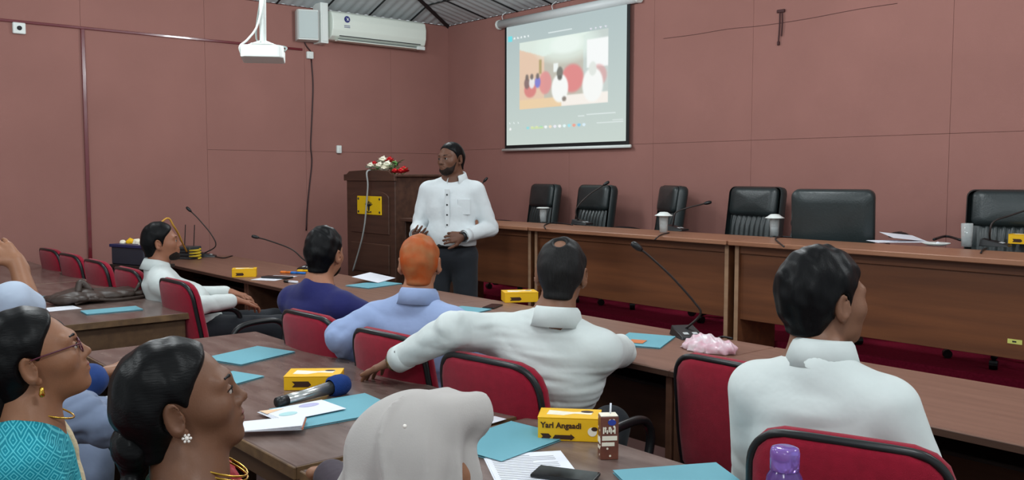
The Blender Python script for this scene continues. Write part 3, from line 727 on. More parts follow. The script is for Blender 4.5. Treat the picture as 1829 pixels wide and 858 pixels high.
# ---- head: local axes x = own right, y = face direction, z = up; 0.225 m tall about the ear
SKIN_OF = {}
def head_skin(F, o, R, s=1.0, fem=False, ears=True, neck=-.050):
    F.frame(o, R, s)
    F.ell((0,-.014,.028), (.073,.092,.083), .02)
    F.ell((0,.028,-.02), (.056 if fem else .060,.060,.083), .03)
    F.ell((0,.040,-.070), (.043 if fem else .053,.046,.038), .03)
    F.ell((0,.071,-.094), (.020,.020,.016) if fem else (.025,.022,.019), .025)
    for x in (-1, 1):
        F.ell((x*.043,.050,-.022), (.024,.026,.022), .03)
        F.rc((x*.008,.083,.020), (x*.048,.066,.022), .009, .009, .02)
        F.ell((x*.031,.098,.002), (.017,.014,.011), .012, '-')
        F.ell((x*.031,.0715,.001), (.0150,.0130,.0122), .006)
        if ears:
            F.ell((x*.081,-.022,-.008), (.008,.019,.033), .006, rot=('Z', -x*34))
            F.ell((x*.0885,-.018,-.004), (.0065,.0115,.022), .004, '-', rot=('Z', -x*34)); F.ell((x*.080,-.010,-.008), (.004,.007,.013), .004)
            F.ell((x*.0755,-.012,-.037), (.006,.009,.011), .006)
    nl = .110 if fem else .114
    F.rc((0,.084,.012), (0,nl-.008,-.026), .0075, .0105, .014)
    F.ell((0,nl-.005,-.029), (.0105,.0095,.0085), .008)
    for x in (-1, 1):
        F.ell((x*.0125,nl-.017,-.033), (.0085,.010,.0075), .007)
        F.ell((x*.007,nl-.013,-.041), (.004,.006,.004), .004, '-')
    F.ell((0,.080,-.055), (.026,.016,.020), .015)
    F.ell((0,.0945,-.0535), (.020,.0055,.0055), .006); F.ell((0,.0930,-.0655), (.0170,.0065,.0062), .006)
    F.rc((-.02,.0925,-.0592), (.02,.0925,-.0592), .0016, .0016, .003, '-')
    F.rc((0,-.022,-.05), (0,neck,-.175), .047 if fem else .056, .045 if fem else .060, .03)
    F.frame()
def face_parts(parent, o, R, s=1.0, brow=True, lips=None, h=.0016, browm=None, look=0):
    o = np.array(o); g = lambda p: o+R@(np.array(p)*s)
    for x in (-1, 1):
        bm = BM(); bmesh.ops.create_uvsphere(bm, u_segments=16, v_segments=10, radius=.0122*s)
        e = obj('eye', bm, mat('eye_white', (176,166,158), rough=.25), parent, smooth=True, loc=g((x*.031,.0765,.001)))
        bm = BM(); lathe(bm, [(0,.0005),(.0032,.0004),(.0068,-.0006),(.0074,-.0022)], 14)
        for v_ in bm.verts: v_.co *= s
        Q = Matrix((R@np.array([[1,0,0],[0,0,1],[0,-1,0]])).tolist()).to_4x4()
        ir = obj('iris', bm, mat('dark_iris', (34,20,14), rough=.1, coat=.5), e, smooth=True)
        ir.matrix_local = Matrix.Translation(Vector((R@np.array([look*.003*s,.0118*s,0])).tolist())) @ Q
        F = Field().frame(o, R, s); F.ell((x*.031,.0752,.0015), (.0150,.0138,.0133), .002)
        F.ell((x*.0335,.0885,-.0005), (.0165,.0145,.0052), .002, '-')
        vol('eyelid', F.frame(), h, SKIN_OF[parent.name], parent)
        F = Field().frame(o, R, s); F.chain([(x*.0185,.0865,-.001),(x*.026,.0905,.0042),(x*.036,.0885,.0048),(x*.0465,.0775,.0012)], [.0008,.0013,.0014,.0010], .001); F.chain([(x*.020,.0865,-.0035),(x*.033,.0880,-.0056),(x*.0455,.0775,-.002)], [.0006,.0007,.0006], .001)
        vol('lashes', F.frame(), h*.8, MATS['hair_black'], parent, 0)
        if brow:
            F = Field().frame(o, R, s); F.chain([(x*.010,.0915,.018),(x*.025,.0895,.0245),(x*.043,.0780,.0255),(x*.055,.0635,.019)], [.0022,.0027,.0024,.0010], .003)
            vol('eyebrow', F.frame(), h, browm or MATS['hair_black'], parent)
    if lips is not None:
        F = Field().frame(o, R, s)
        F.ell((-.006,.0953,-.0535), (.0145,.0054,.0050), .004); F.ell((.006,.0953,-.0535), (.0145,.0054,.0050), .004); F.ell((0,.0938,-.0655), (.0170,.0064,.0062), .003)
        F.rc((-.024,.0960,-.0592), (.024,.0960,-.0592), .0011, .0011, .002, '-')
        vol('lips', F.frame(), h, lips, parent)
HL_M = ([-.12,-.082,-.06,-.03,-.029,.01,.035,.055,.075,.12], [-.06,-.045,-.040,-.030,.014,.020,.030,.052,.078,.10])
HL_F = ([-.14,-.09,-.05,-.03,-.01,.02,.045,.065,.085,.12], [-.05,-.040,-.030,-.018,.006,.016,.032,.056,.083,.105])
def hair_field(o, R, s=1.0, th=.012, hl=HL_M, low=-.085, rough=.002, extra=None, top=0, back=0):
    F = Field().frame(o, R, s)
    F.ell((0,-.014-back*.5,.028+top*.5), (.073+th*.9,.092+th*.8+back*.5,.083+th+top*.5), .02)
    F.rc((0,-.045,-.01), (0,-.055,-.07), .066+th*.4, .048+th*.2, .03)
    if rough:
        A = np.random.RandomState(3); D = A.normal(size=(10,3)); D /= np.linalg.norm(D, axis=1)[:,None]; W_ = A.uniform(60,240,10); ph = A.uniform(0,6,10)
        F.fn(lambda P: rough*sum(np.sin(P@D[i]*W_[i]+ph[i]) for i in range(10))*.35, 'd')
    for x in (-1, 1): F.ell((x*.088,-.020,-.012), (.030,.025,.038), .006, '-')
    zz, yy = hl
    F.fn(lambda P: (P[:,1]-np.interp(P[:,2]+.15*np.abs(P[:,0])-.006, zz, yy))*.75, '&', k=.022)
    F.fn(lambda P: (low-P[:,2]), '&', k=.01)
    if extra: extra(F)
    return F.frame()
def hand(F, wrist, d, n, side=1, curl=(.3,.4,.3), s=1.0, spread=.10, thumb=.6, k=.006):
    """wrist -> finger direction d, palm faces n; side +1 puts the thumb on d x n"""
    w_ = np.array(wrist, float); d = np.array(d, float); d /= np.linalg.norm(d); n = np.array(n, float); n -= d*(n@d); n /= np.linalg.norm(n)
    t = np.cross(d, n)*side; R = lambda v, ang: v*math.cos(ang)+n*math.sin(ang)
    F.rc(w_-d*.03, w_+d*.02, .025*s, .026*s, .015, flat=(n,.72))
    F.rc(w_+d*.02*s+t*.010*s, w_+d*.078*s+t*.020*s, .026*s, .020*s, .012, flat=(n,.55))
    F.rc(w_+d*.02*s-t*.010*s, w_+d*.074*s-t*.022*s, .026*s, .019*s, .012, flat=(n,.55))
    for i, (off, st, L) in enumerate(((.031,.082,(.042,.026,.022)),(.011,.088,(.046,.030,.024)),(-.011,.084,(.043,.028,.023)),(-.031,.074,(.034,.021,.020)))):
        p = w_+t*off*s+d*st*s; ang = 0; rad = (.0092,.0094,.009,.0082)[i]*s
        dd = d+t*spread*(off/.031); dd /= np.linalg.norm(dd)
        F.rc(w_+t*off*.7*s+d*.04*s, p, .012*s, rad*1.05, k)
        for j in range(3):
            ang += curl[j]*(1+.12*i); q = p+(dd*math.cos(ang)+n*math.sin(ang))*L[j]*s
            F.rc(p, q, rad*(1-.06*j), rad*(.94-.08*j), k); p = q
    b = w_+d*.022*s+t*.020*s; a1 = d*.62+t*.72+n*.25*thumb; a1 /= np.linalg.norm(a1)
    p1 = b+a1*.045*s; a2 = d*.85+t*.35+n*.45*thumb; a2 /= np.linalg.norm(a2); p2 = p1+a2*.034*s; p3 = p2+(a2*.9+d*.2)*.026*s
    F.rc(b, p1, .016*s, .0125*s, .01); F.rc(p1, p2, .0118*s, .0105*s, k); F.rc(p2, p3, .0105*s, .0088*s, k)
def wrinkle(F, c, rad, amp, seed=0, freq=22., stretch=(1,1,1)):
    A = np.random.RandomState(seed); D = A.normal(size=(5,3))*np.array(stretch); D /= np.linalg.norm(D, axis=1)[:,None]; W_ = A.uniform(.5,1.5,5)*freq; ph = A.uniform(0,6,5); c = np.array(c, float)
    def f(P):
        q = sum(1-2*np.abs(np.sin(P@D[i]*W_[i]+ph[i]+1.3*np.sin(P@D[(i+1)%5]*W_[i]*.6))) for i in range(5))/3.2
        fall = np.clip(1.4-1.4*np.sqrt(((P-c)**2).sum(1))/rad, 0, 1)
        return amp*q*fall
    F.fn(f, 'd', c, rad)
# ------------------------------------------------------------------ people
def skin(name, rgb): return mat(name, rgb, rough=.48, spec=.4, var=.06, vscale=18, bump=.05, bscale=260, sss=.06)
def hairmat(name, rgb, rough=.38, st=(40,40,3), rgb2=None):
    return mat(name, rgb, rgb2=rgb2 or tuple(min(255, int(v*1.4+3)) for v in rgb), rough=rough+.06, spec=.16, vscale=6, vstretch=st, bump=.10, bscale=9, bstretch=st, detail=5)
H_black = hairmat('hair_black', (9,9,10)); H_blackw = hairmat('hair_black_combed', (8,8,9), .32, (34,3,34))
H_orange = hairmat('hair_orange', (168,70,22), .5, st=(3,3,3), rgb2=(150,98,62)); H_stub = hairmat('hair_stubble', (30,23,20), .7); H_grey = hairmat('hair_thinning', (24,23,23), .5)
def cloth(name, rgb, rough=.8, **k): return mat(name, rgb, rough=rough, spec=.2, var=.03, vscale=10, bump=k.pop('bump', .45), bscale=k.pop('bscale', 11), sheen=.1, **k)
C_white = cloth('white_shirt_cotton', (210,217,215)); C_white2 = cloth('crisp_white_shirt', (212,218,220)); C_blue = cloth('light_blue_shirt', (146,164,202))
C_navy = cloth('navy_knit', (36,38,92)); C_trou = cloth('charcoal_trousers', (38,41,46)); C_denim = cloth('grey_blue_cloth', (110,122,146)); C_royal = cloth('royal_blue_cloth', (40,66,124)); C_pale = cloth('pale_blue_grey_shirt', (170,182,200))
M_shoe = mat('black_shoe_leather', (18,18,19), rough=.3)
v3 = lambda *a: np.array(a, float)
def ring_collar(parent, c, R, r, m, h=.026, fold=.052, gap=28, flare=.026, name='collar'):
    """shirt collar: stand and fold-over, open at the front (+y)"""
    bm = BM(); n = 36; rows = []
    for i in range(n+1):
        a = math.radians(90+gap+(360-2*gap)*i/n); ca, sa = math.cos(a), math.sin(a)
        e = 1 if 0 < i < n else .9
        fr = max(0, sa); dz = -.028*fr
        prof = [(r+.004, -.050+dz), (r-.001, -.022+dz), (r-.004, h*e+dz*.6), (r+.003, h*e+.004+dz*.6), (r+.009, h*e-.004+dz*.6), (r+flare+.006*fr, h-fold-.010-.008*fr+dz), (r+flare-.005, h-fold-.010-.006*fr+dz)]
        rows.append([bm.verts.new(Vector((np.array(c)+R@np.array([ca*q, sa*q*1.06, z])).tolist())) for q, z in prof])
    for A, B in zip(rows, rows[1:]):
        for j in range(len(A)-1): bm.faces.new((A[j], A[j+1], B[j+1], B[j]))
    return obj(name, bm, m, parent, smooth=True)
def band(name, c, d, r, w_, m, parent, n=24, th=.004, flat=1.0, nrm=None):
    """closed band round a limb: centre c, limb direction d"""
    d = Vector(d).normalized(); a = (Vector(nrm) if nrm is not None else (Vector((0,0,1)) if abs(d.z) < .9 else Vector((1,0,0)))); a = (a-d*a.dot(d)).normalized(); b = d.cross(a)
    bm = BM(); R = []
    for (s, rr_) in ((-w_/2, r), (-w_/2, r+th), (w_/2, r+th), (w_/2, r)):
        R.append([bm.verts.new(Vector(c)+d*s+(a*math.cos(2*PI*j/n)*flat+b*math.sin(2*PI*j/n))*rr_) for j in range(n)])
    for A, B in zip(R, R[1:]+R[:1]):
        for j in range(n): bm.faces.new((A[j], A[(j+1)%n], B[(j+1)%n], B[j]))
    return obj(name, bm, m, parent, smooth=True)
class Person:
    def __init__(s, label, xy, yaw, sk, z0=0):
        s.t = thing('person', label, 'person', (xy[0], xy[1], z0), math.radians(yaw)); s.yaw = yaw; s.xy = xy; s.sk = sk; SKIN_OF[s.t.name] = sk; s.R = rotm(yaw)
    def L(s, p): p = np.array(p); return s.R.T@(p-np.array([s.xy[0], s.xy[1], 0]))
    def W(s, p): q = s.R@np.array(p, float)+np.array([s.xy[0], s.xy[1], 0]); return Vector(q.tolist())
def upper(F, J, g=0.0, belly=0.0, arms='both', fwd=(0,1,0), sleeve=1.0, wide=1.0, arm_r=(.056,.047,.033), k=.03):
    """torso and sleeves; g grows the surface, sleeve<1 stops the sleeves early (fraction of shoulder->elbow)"""
    f = np.array(fwd, float); m = (J['sR']+J['sL'])/2
    F.rc(J['pelvis'], J['waist'], (.158+belly)*wide+g, (.142+belly)*wide+g, k, flat=(f,.72+belly))
    F.rc(J['waist'], J['chest'], (.142+belly)*wide+g, .148*wide+g, k, flat=(f,.70+belly*.6))
    F.rc(J['chest'], m*.55+J['chest']*.45, .148*wide+g, .125*wide+g, k, flat=(f,.68))
    F.rc(J['sL']*.88+m*.12, J['sR']*.88+m*.12, .052+g, .052+g, .05)
    F.rc(J['neck']-v3(0,.012,.058), J['neck']-v3(0,.01,.10), .060+g*.5, .078+g, .03)
    for sd in ('L', 'R'):
        F.rc(J['chest']*.3+m*.7+(J['s'+sd]-m)*.45, J['chest']+(J['s'+sd]-m)*.42, .082+g, .085+g, .05, flat=(f,.85))
        F.rc(J['neck']-v3(0,.012,.012), J['s'+sd]*.8+m*.2+v3(0,0,.016), .046+g, .034+g, .035)
        if arms == 'both' or arms == sd:
            S, E_, W_ = J['s'+sd], J['e'+sd], J['w'+sd]; a, b, c = arm_r
            if sleeve >= 1: F.rc(S, E_, a+g, b+g, .03); F.rc(E_, W_+(E_-W_)/np.linalg.norm(E_-W_)*(c+g-.008), b+g, c+g, .015)
            else: q = S+(E_-S)*sleeve*2; F.rc(S, q, a+.004+g, a-.002+g, .03)
def flesh(F, J, o, HR, s=1.0, fem=False, arm=(.050,.040,.026), neck=-.050, ears=True):
    head_skin(F, o, HR, s, fem, ears, neck=neck)
    o = np.array(o); nk = o+HR@(np.array([0,neck+.002,-.165])*s)
    F.rc(nk, J['neck'], .050 if fem else .058, .058, .03); F.rc(J['neck'], J['chest'], .06, .12, .04, flat=((0,1,0),.7)); F.rc(J['chest'], J['pelvis'], .13, .12, .04, flat=((0,1,0),.7))
    for sd in ('L', 'R'):
        F.rc(J['neck']-v3(0,0,.02), J['s'+sd], .045, .048, .04)
        F.rc(J['s'+sd], J['e'+sd], arm[0], arm[1], .03); F.rc(J['e'+sd], J['w'+sd], arm[1], arm[2], .02)
def legs(P, J, m, shoe=True, h=.010, r=(.092,.068,.052), skirt=False):
    F = Field()
    F.rc(J['pelvis']-v3(.05,0,.02), J['pelvis']+v3(.05,0,-.02), .125, .125, .05)
    for sd in ('L', 'R'): F.rc(J['h'+sd], J['k'+sd], r[0], r[1], .04); F.rc(J['k'+sd], J['a'+sd], r[1], r[2], .03)
    if skirt: F.rc((J['kL']+J['kR'])/2, (J['aL']+J['aR'])/2, .13, .15, .08)
    wrinkle(F, (J['kL']+J['kR'])/2, .4, 0.0030, 5, 24)
    vol('skirt' if skirt else 'trousers', F, h, m, P.t)
    if shoe:
        for sd in ('L', 'R'):
            F = Field(); a = J['a'+sd]; d = v3(0,1,0) if 'toe' not in J else J['toe']
            F.ell(a+v3(0,-.01,-.035), (.042,.05,.05), .03); F.rc(v3(a[0],a[1],.035)+d*.03, v3(a[0],a[1],.03)+d*.15, .036, .034, .03); F.fn(lambda p: -p[:,2]+.001, '&')
            vol('shoe', F, .008, M_shoe, P.t)
def seated(lean=.0, sh=.17, zs=.99, wide=1.0, hip=(0,0), knee_f=.44):
    hx, hy = hip; d = dict(pelvis=v3(hx,hy,.57), waist=v3(hx*.7,hy-.3*lean,.57+(zs-.67)*.52), chest=v3(0,-.8*lean,zs-.10), neck=v3(0,-lean,zs+.085), sR=v3(sh,-lean,zs), sL=v3(-sh,-lean,zs))
    for n, x in (('R',1),('L',-1)): d['h'+n] = v3(hx+x*.09,hy+.02,.545); d['k'+n] = v3(hx+x*.13,hy+knee_f,.54); d['a'+n] = v3(hx+x*.13,hy+knee_f-.05,.09); d['e'+n] = v3(x*(sh+.06),.10-lean,zs-.25); d['w'+n] = v3(x*.14,.32,.72)
    return d
def place(px, py, z, yaw, headoff):                # person origin on the floor from where the head is seen
    h_ = atz(px, py, z); o = rotm(yaw)@np.array([headoff[0], headoff[1], 0]); return (h_.x-o[0], h_.y-o[1]), h_.z
def pocket_buttons(P, pts, n, m, r=.0065):
    for q in pts:
        bm = BM(); lathe(bm, [(0,.003),(r*.8,.003),(r,0)], 10); o = obj('button', bm, m, P.t, loc=q); o.rotation_euler = Vector(n).to_track_quat('Z','Y').to_euler()
M_btn = mat('dark_button', (30,30,34), rough=.3)

# --- standing speaker
def speaker():
    yaw = -140; sk = skin('skin_deep_brown', (104,70,54)); b = atz(806, 312, 6.35)
    P = Person('standing bearded man in white shirt and dark trousers speaking beside the lectern', (b.x, b.y), yaw, sk)
    J = dict(pelvis=v3(0,0,.96), waist=v3(0,.01,1.06), chest=v3(0,0,1.26), neck=v3(0,-.02,1.465), sR=v3(.175,-.02,1.385), sL=v3(-.175,-.02,1.385),
             eR=v3(.245,-.03,1.12), wR=v3(.205,.20,1.085), eL=v3(-.27,-.05,1.12), wL=v3(-.13,.19,1.075),
             hR=v3(.09,0,.92), hL=v3(-.09,0,.92), kR=v3(.11,.02,.50), kL=v3(-.11,.0,.50), aR=v3(.12,-.02,.09), aL=v3(-.12,-.03,.09))
    HR = rotm(-30,-2,2); ho = v3(-.0,.012,1.612)
    F = Field(); flesh(F, J, ho, HR)
    hand(F, J['wR'], (-.42,.85,.12), (-.5,-.2,.85), -1, (.25,.3,.2), .98, thumb=.3); hand(F, J['wL'], (.92,.30,-.05), (.2,-.95,-.2), 1, (.45,.6,.5), .98)
    vol('body', F, .005, sk, P.t); face_parts(P.t, ho, HR, h=.0022)
    hf = hair_field(ho, HR, 1, .007, HL_M, rough=.001); vol('hair', hf, .005, H_black, P.t)
    B = Field().frame(ho, HR); B.ell((0,.043,-.070), (.0565,.050,.046), .03); B.ell((0,.072,-.094), (.026,.022,.020), .02)
    B.fn(lambda p: (p[:,2]+.052-.028*np.clip((np.abs(p[:,0])-.030)/.025,0,1.6)), '&', k=.006); B.fn(lambda p: (-.004-p[:,1]), '&', k=.006)
    for x in (-1, 1): B.rc((x*.056,.020,-.030), (x*.047,.052,-.082), .012, .016, .012)
    B.ell((0,.100,-.060), (.023,.014,.0145), .004, '-'); vol('beard', B.frame(), .004, H_stub, P.t)
    M = Field().frame(ho, HR); M.chain([(-.026,.082,-.054),(-.012,.0915,-.0465),(0,.0935,-.0445),(.012,.0915,-.0465),(.026,.082,-.054)], [.004,.0052,.005,.0052,.004], .004); vol('moustache', M.frame(), .0025, H_stub, P.t)
    F = Field(); upper(F, J, .010, .008); F.rc(J['waist'], J['pelvis']+v3(0,0,.05), .160, .160, .03, flat=((0,1,0),.76))
    F.fn(lambda p: (1.0-p[:,2]), '&', k=.01)
    wrinkle(F, J['eR'], .22, 0.0053, 1, 33); wrinkle(F, J['eL'], .22, 0.0053, 2, 33); wrinkle(F, J['waist'], .3, 0.0045, 3, 24)
    sh = vol('shirt', F, .006, C_white2, P.t)
    ring_collar(P.t, ho+HR@v3(0,-.040,-.128), rotm(0,-7), .066, C_white2)
    for sd in ('R','L'): e, w_ = J['e'+sd], J['w'+sd]; band('cuff', w_+(e-w_)*.10, w_-e, .0425, .05, C_white2, P.t)
    box('placket', -.017, .017, .124, .130, 1.02, 1.40, C_white2, P.t, bevel=.002).rotation_euler = (0,0,0)
    pocket_buttons(P, [(0,.1315,z) for z in (1.36,1.29,1.22,1.15,1.08)], (0,1,0), M_btn)
    box('pocket', -.135, -.045, .112, .118, 1.22, 1.33, C_white2, P.t, bevel=.003).rotation_euler = (0,0,math.radians(12))
    legs(P, J, C_trou, h=.008, r=(.098,.075,.062))
    band('belt', J['pelvis']+v3(0,0,.045), (0,0,1), .166, .034, M_shoe, P.t, 32, .006, .78, (0,1,0))
    e, w_ = J['eL'], J['wL']; band('watch_strap', w_+(w_-e)/np.linalg.norm(w_-e)*.012, w_-e, .030, .026, M_blk, P.t)
speaker()

# --- man in white at the right
def right_man():
    sk = skin('skin_brown', (126,88,68)); yaw = 15; xy, hz = place(1474, 535, 2.24, yaw, (-.01,.03))
    P = Person('man in white shirt seen from behind, seated at the right edge', xy, yaw, sk); J = seated(.03, .165, hz-.238)
    J['eR'] = v3(.265,.0,hz-.50); J['wR'] = v3(.20,.22,.70); J['eL'] = v3(-.185,.05,hz-.50); J['wL'] = v3(-.16,.24,.70)
    HR = rotm(-32,2,0); ho = v3(-.01,.03,hz)
    F = Field(); flesh(F, J, ho, HR, 1.06); hand(F, J['wR'], (-.3,.9,-.1), (0,0,-1), -1); hand(F, J['wL'], (.3,.9,-.1), (0,0,-1), 1); vol('body', F, .005, sk, P.t)
    face_parts(P.t, ho, HR, 1.06, h=.0022)
    vol('hair', hair_field(ho, HR, 1.06, .016, HL_M, low=-.078, rough=.0022, top=.006, back=.012), .0042, H_black, P.t)
    F = Field(); upper(F, J, .012, .0, wide=.95); wrinkle(F, v3(0,-.1,.78), .3, 0.0053, 11, 27, (.4,1,2)); wrinkle(F, J['eR'], .2, 0.0060, 12, 32); wrinkle(F, J['eL'], .2, 0.0060, 13, 32)
    vol('shirt', F, .006, C_white, P.t); ring_collar(P.t, ho+v3(.006,-.034,-.124), rotm(0,-7), .066, C_white, h=.026, fold=.056, flare=.030)
    legs(P, J, C_trou)
right_man()
# --- man with outstretched arm
def arm_man():
    sk = skin('skin_brown', (0,0,0)); yaw = 22; xy, hz = place(1003, 488, 2.99, yaw, (.02,.02))
    P = Person('balding man in white shirt with arm stretched over the next chair', xy, yaw, sk); J = seated(.03, .18, hz-.235, hip=(-.10,.02))
    J['neck'] = v3(.005,-.03,hz-.150); J['sL'] = v3(-.18,-.04,hz-.215); J['sR'] = v3(.185,-.02,hz-.245)
    wl = P.L(onY(712, 642, -4.70)); J['wL'] = wl; J['eL'] = P.L(onY(812, 590, -4.65)); J['eR'] = P.L(at(1106, 628, .80)); J['wR'] = J['eR']+v3(-.21,.14,.01)
    HR = rotm(18,-6,3); ho = v3(.02,.02,hz)
    F = Field(); flesh(F, J, ho, HR); hd = np.array(P.L(onY(672, 657, -4.72)))-wl; hand(F, wl+hd/np.linalg.norm(hd)*.02, hd, (0,.1,-1), 1, (.15,.25,.2), .98, thumb=.2); hand(F, J['wR'], (-.9,.4,0), (0,0,-1), -1)
    vol('body', F, .005, sk, P.t); face_parts(P.t, ho, HR, h=.0022)
    def bald(F): F.ell((-.006,-.066,.102), (.020,.025,.020), .015, '-')
    vol('hair', hair_field(ho, HR, 1, .010, HL_M, low=-.088, rough=.0015, extra=bald), .0045, H_grey, P.t)
    F = Field(); upper(F, J, .013, .015); wrinkle(F, v3(0,-.1,.75), .40, .0042, 21, 62, (.5,1,2)); wrinkle(F, J['eL'], .3, 0.0060, 22, 33); wrinkle(F, J['eR'], .2, 0.0053, 23, 32)
    vol('shirt', F, .006, C_white, P.t); ring_collar(P.t, ho+HR@v3(0,-.042,-.140), rotm(0,-7), .066, C_white)
    e, w_ = J['eL'], J['wL']; d = (w_-e)/np.linalg.norm(w_-e); band('cuff', w_-d*.022, d, .0445, .055, C_white, P.t)
    pocket_buttons(P, [w_-d*.022+v3(.0,-.041,.026)], (0,-.85,.5), M_btn)
    wt = band('watch_strap', w_+d*.022, d, .031, .020, mat('gold_steel', (190,176,140), rough=.25, metal=.9), P.t)
    legs(P, J, C_trou)
arm_man()
# --- orange-haired man
def orange_man():
    sk = skin('skin_tan', (160,110,84)); yaw = 26; xy, hz = place(750, 470, 3.62, yaw, (0,.02))
    P = Person('orange-haired man in light blue shirt seen from behind', xy, yaw, sk); J = seated(.03, .18, hz-.235, hip=(-.05,.02))
    J['eL'] = P.L(onY(610, 600, -4.63)); J['wL'] = P.L(onY(652, 676, -4.42)); J['eR'] = v3(.27,.06,.75); J['wR'] = v3(.16,.30,.78)
    HR = rotm(24,-3,0); ho = v3(0,.02,hz)
    F = Field(); flesh(F, J, ho, HR); hand(F, J['wL'], (.5,.2,-.8), (1,0,.3), 1); hand(F, J['wR'], (-.5,.8,0), (0,0,-1), -1); vol('body', F, .0055, sk, P.t); face_parts(P.t, ho, HR, h=.0025)
    vol('hair', hair_field(ho, HR, 1, .008, HL_M, low=-.088, rough=.0015), .005, H_orange, P.t)
    F = Field(); upper(F, J, .013, .01); wrinkle(F, v3(0,-.1,.8), .34, 0.0045, 31, 27, (.5,1,2)); wrinkle(F, J['eL'], .26, 0.0067, 32, 32)
    vol('shirt', F, .0065, C_blue, P.t); ring_collar(P.t, ho+HR@v3(0,-.040,-.128), rotm(0,-7), .066, C_blue, flare=.028)
    legs(P, J, C_trou)
orange_man()
# --- man in navy
def navy_man():
    sk = skin('skin_tan', (0,0,0)); yaw = 12; xy, hz = place(580, 453, 4.22, yaw, (0,.02))
    P = Person('dark-haired bearded man in a navy top seen from behind', xy, yaw, sk); J = seated(.03, .18, hz-.235)
    J['wR'] = v3(.20,.40,.80); J['eR'] = v3(.26,.18,.78); J['wL'] = v3(-.16,.40,.80); J['eL'] = v3(-.25,.16,.78)
    HR = rotm(22,0,2); ho = v3(0,.02,hz)
    F = Field(); flesh(F, J, ho, HR); hand(F, J['wL'], (.3,.9,0), (0,0,-1), 1); hand(F, J['wR'], (-.3,.9,0), (0,0,-1), -1); vol('body', F, .0055, sk, P.t); face_parts(P.t, ho, HR, h=.0025)
    vol('hair', hair_field(ho, HR, 1, .014, HL_M, low=-.085, rough=.0025, top=.01), .005, H_black, P.t)
    B = Field().frame(ho, HR); B.ell((0,.043,-.072), (.058,.052,.047), .03); B.ell((0,.070,-.092), (.026,.022,.019), .02)
    B.fn(lambda p: (p[:,2]+.050-.045*np.clip((np.abs(p[:,0])-.030)/.025,0,1.4)), '&', k=.006); B.fn(lambda p: (-.004-p[:,1]), '&', k=.006); vol('beard', B.frame(), .005, H_black, P.t)
    F = Field(); upper(F, J, .012, .005, sleeve=.42); wrinkle(F, v3(0,-.1,.8), .34, 0.0037, 41, 24, (.5,1,2))
    vol('shirt', F, .007, C_navy, P.t); band('neckline', ho+HR@v3(0,-.04,-.150), (0,.12,1), .062, .022, C_navy, P.t, 28, .006)
    legs(P, J, C_trou)
navy_man()
# --- bearded man in white at the left
def left_man():
    sk = skin('skin_warm_brown', (150,100,76)); yaw = -14; xy, hz = place(288, 433, 5.45, yaw, (0,-.18))
    P = Person('bearded man in white shirt sitting in profile beside the old desk', xy, yaw, sk); J = seated(.20, .175, hz-.235, hip=(0,.04))
    J['eR'] = v3(.26,-.02,.72); J['wR'] = v3(.20,.22,.73); J['eL'] = v3(-.25,-.02,.72); J['wL'] = v3(-.12,.24,.74); J['kR'][1] = .50; J['kL'][1] = .52
    HR = rotm(-4,6,0); ho = v3(0,-.18,hz)
    F = Field(); flesh(F, J, ho, HR); hand(F, J['wL'], (.4,.8,-.2), (0,0,-1), 1); hand(F, J['wR'], (-.3,.9,-.2), (0,0,-1), -1); vol('body', F, .006, sk, P.t); face_parts(P.t, ho, HR, h=.0025)
    vol('hair', hair_field(ho, HR, 1, .011, HL_M, low=-.080, rough=.001, top=.008), .005, H_black, P.t)
    B = Field().frame(ho, HR); B.ell((0,.042,-.072), (.0562,.049,.045), .03); B.ell((0,.072,-.096), (.028,.024,.022), .02)
    B.fn(lambda p: (p[:,2]+.060-.050*np.clip((np.abs(p[:,0])-.034)/.022,0,1.4)), '&', k=.006); B.fn(lambda p: (-.002-p[:,1]), '&', k=.006); B.ell((0,.098,-.060), (.024,.015,.015), .004, '-'); vol('beard', B.frame(), .005, H_stub, P.t)
    F = Field(); upper(F, J, .012, .01); wrinkle(F, J['waist'], .34, 0.0053, 51, 28); wrinkle(F, J['eR'], .24, 0.0053, 52, 32)
    vol('shirt', F, .007, C_white, P.t); ring_collar(P.t, ho+HR@v3(0,-.040,-.128), rotm(0,-7), .066, C_white, flare=.028)
    legs(P, J, C_trou)
left_man()

M_gold = mat('gold', (212,168,70), rough=.22, metal=1.0); M_pearl = mat('pearl', (238,230,222), rough=.2)
def woman_face(P, ho, HR, s, lips):
    face_parts(P.t, ho, HR, s, lips=lips, h=.0014)
def sash(F, J, half, inset):                      # keep only the diagonal band from the far shoulder to the near hip
    n = np.array([.86,0,.51]); q = J['sL']+v3(inset,0,.03)
    F.fn(lambda p: np.abs((p-q)@n)-half, '&', k=.008)
    F.ell(J['neck']+v3(0,.01,.05), (.062,.075,.07), .01, '-')
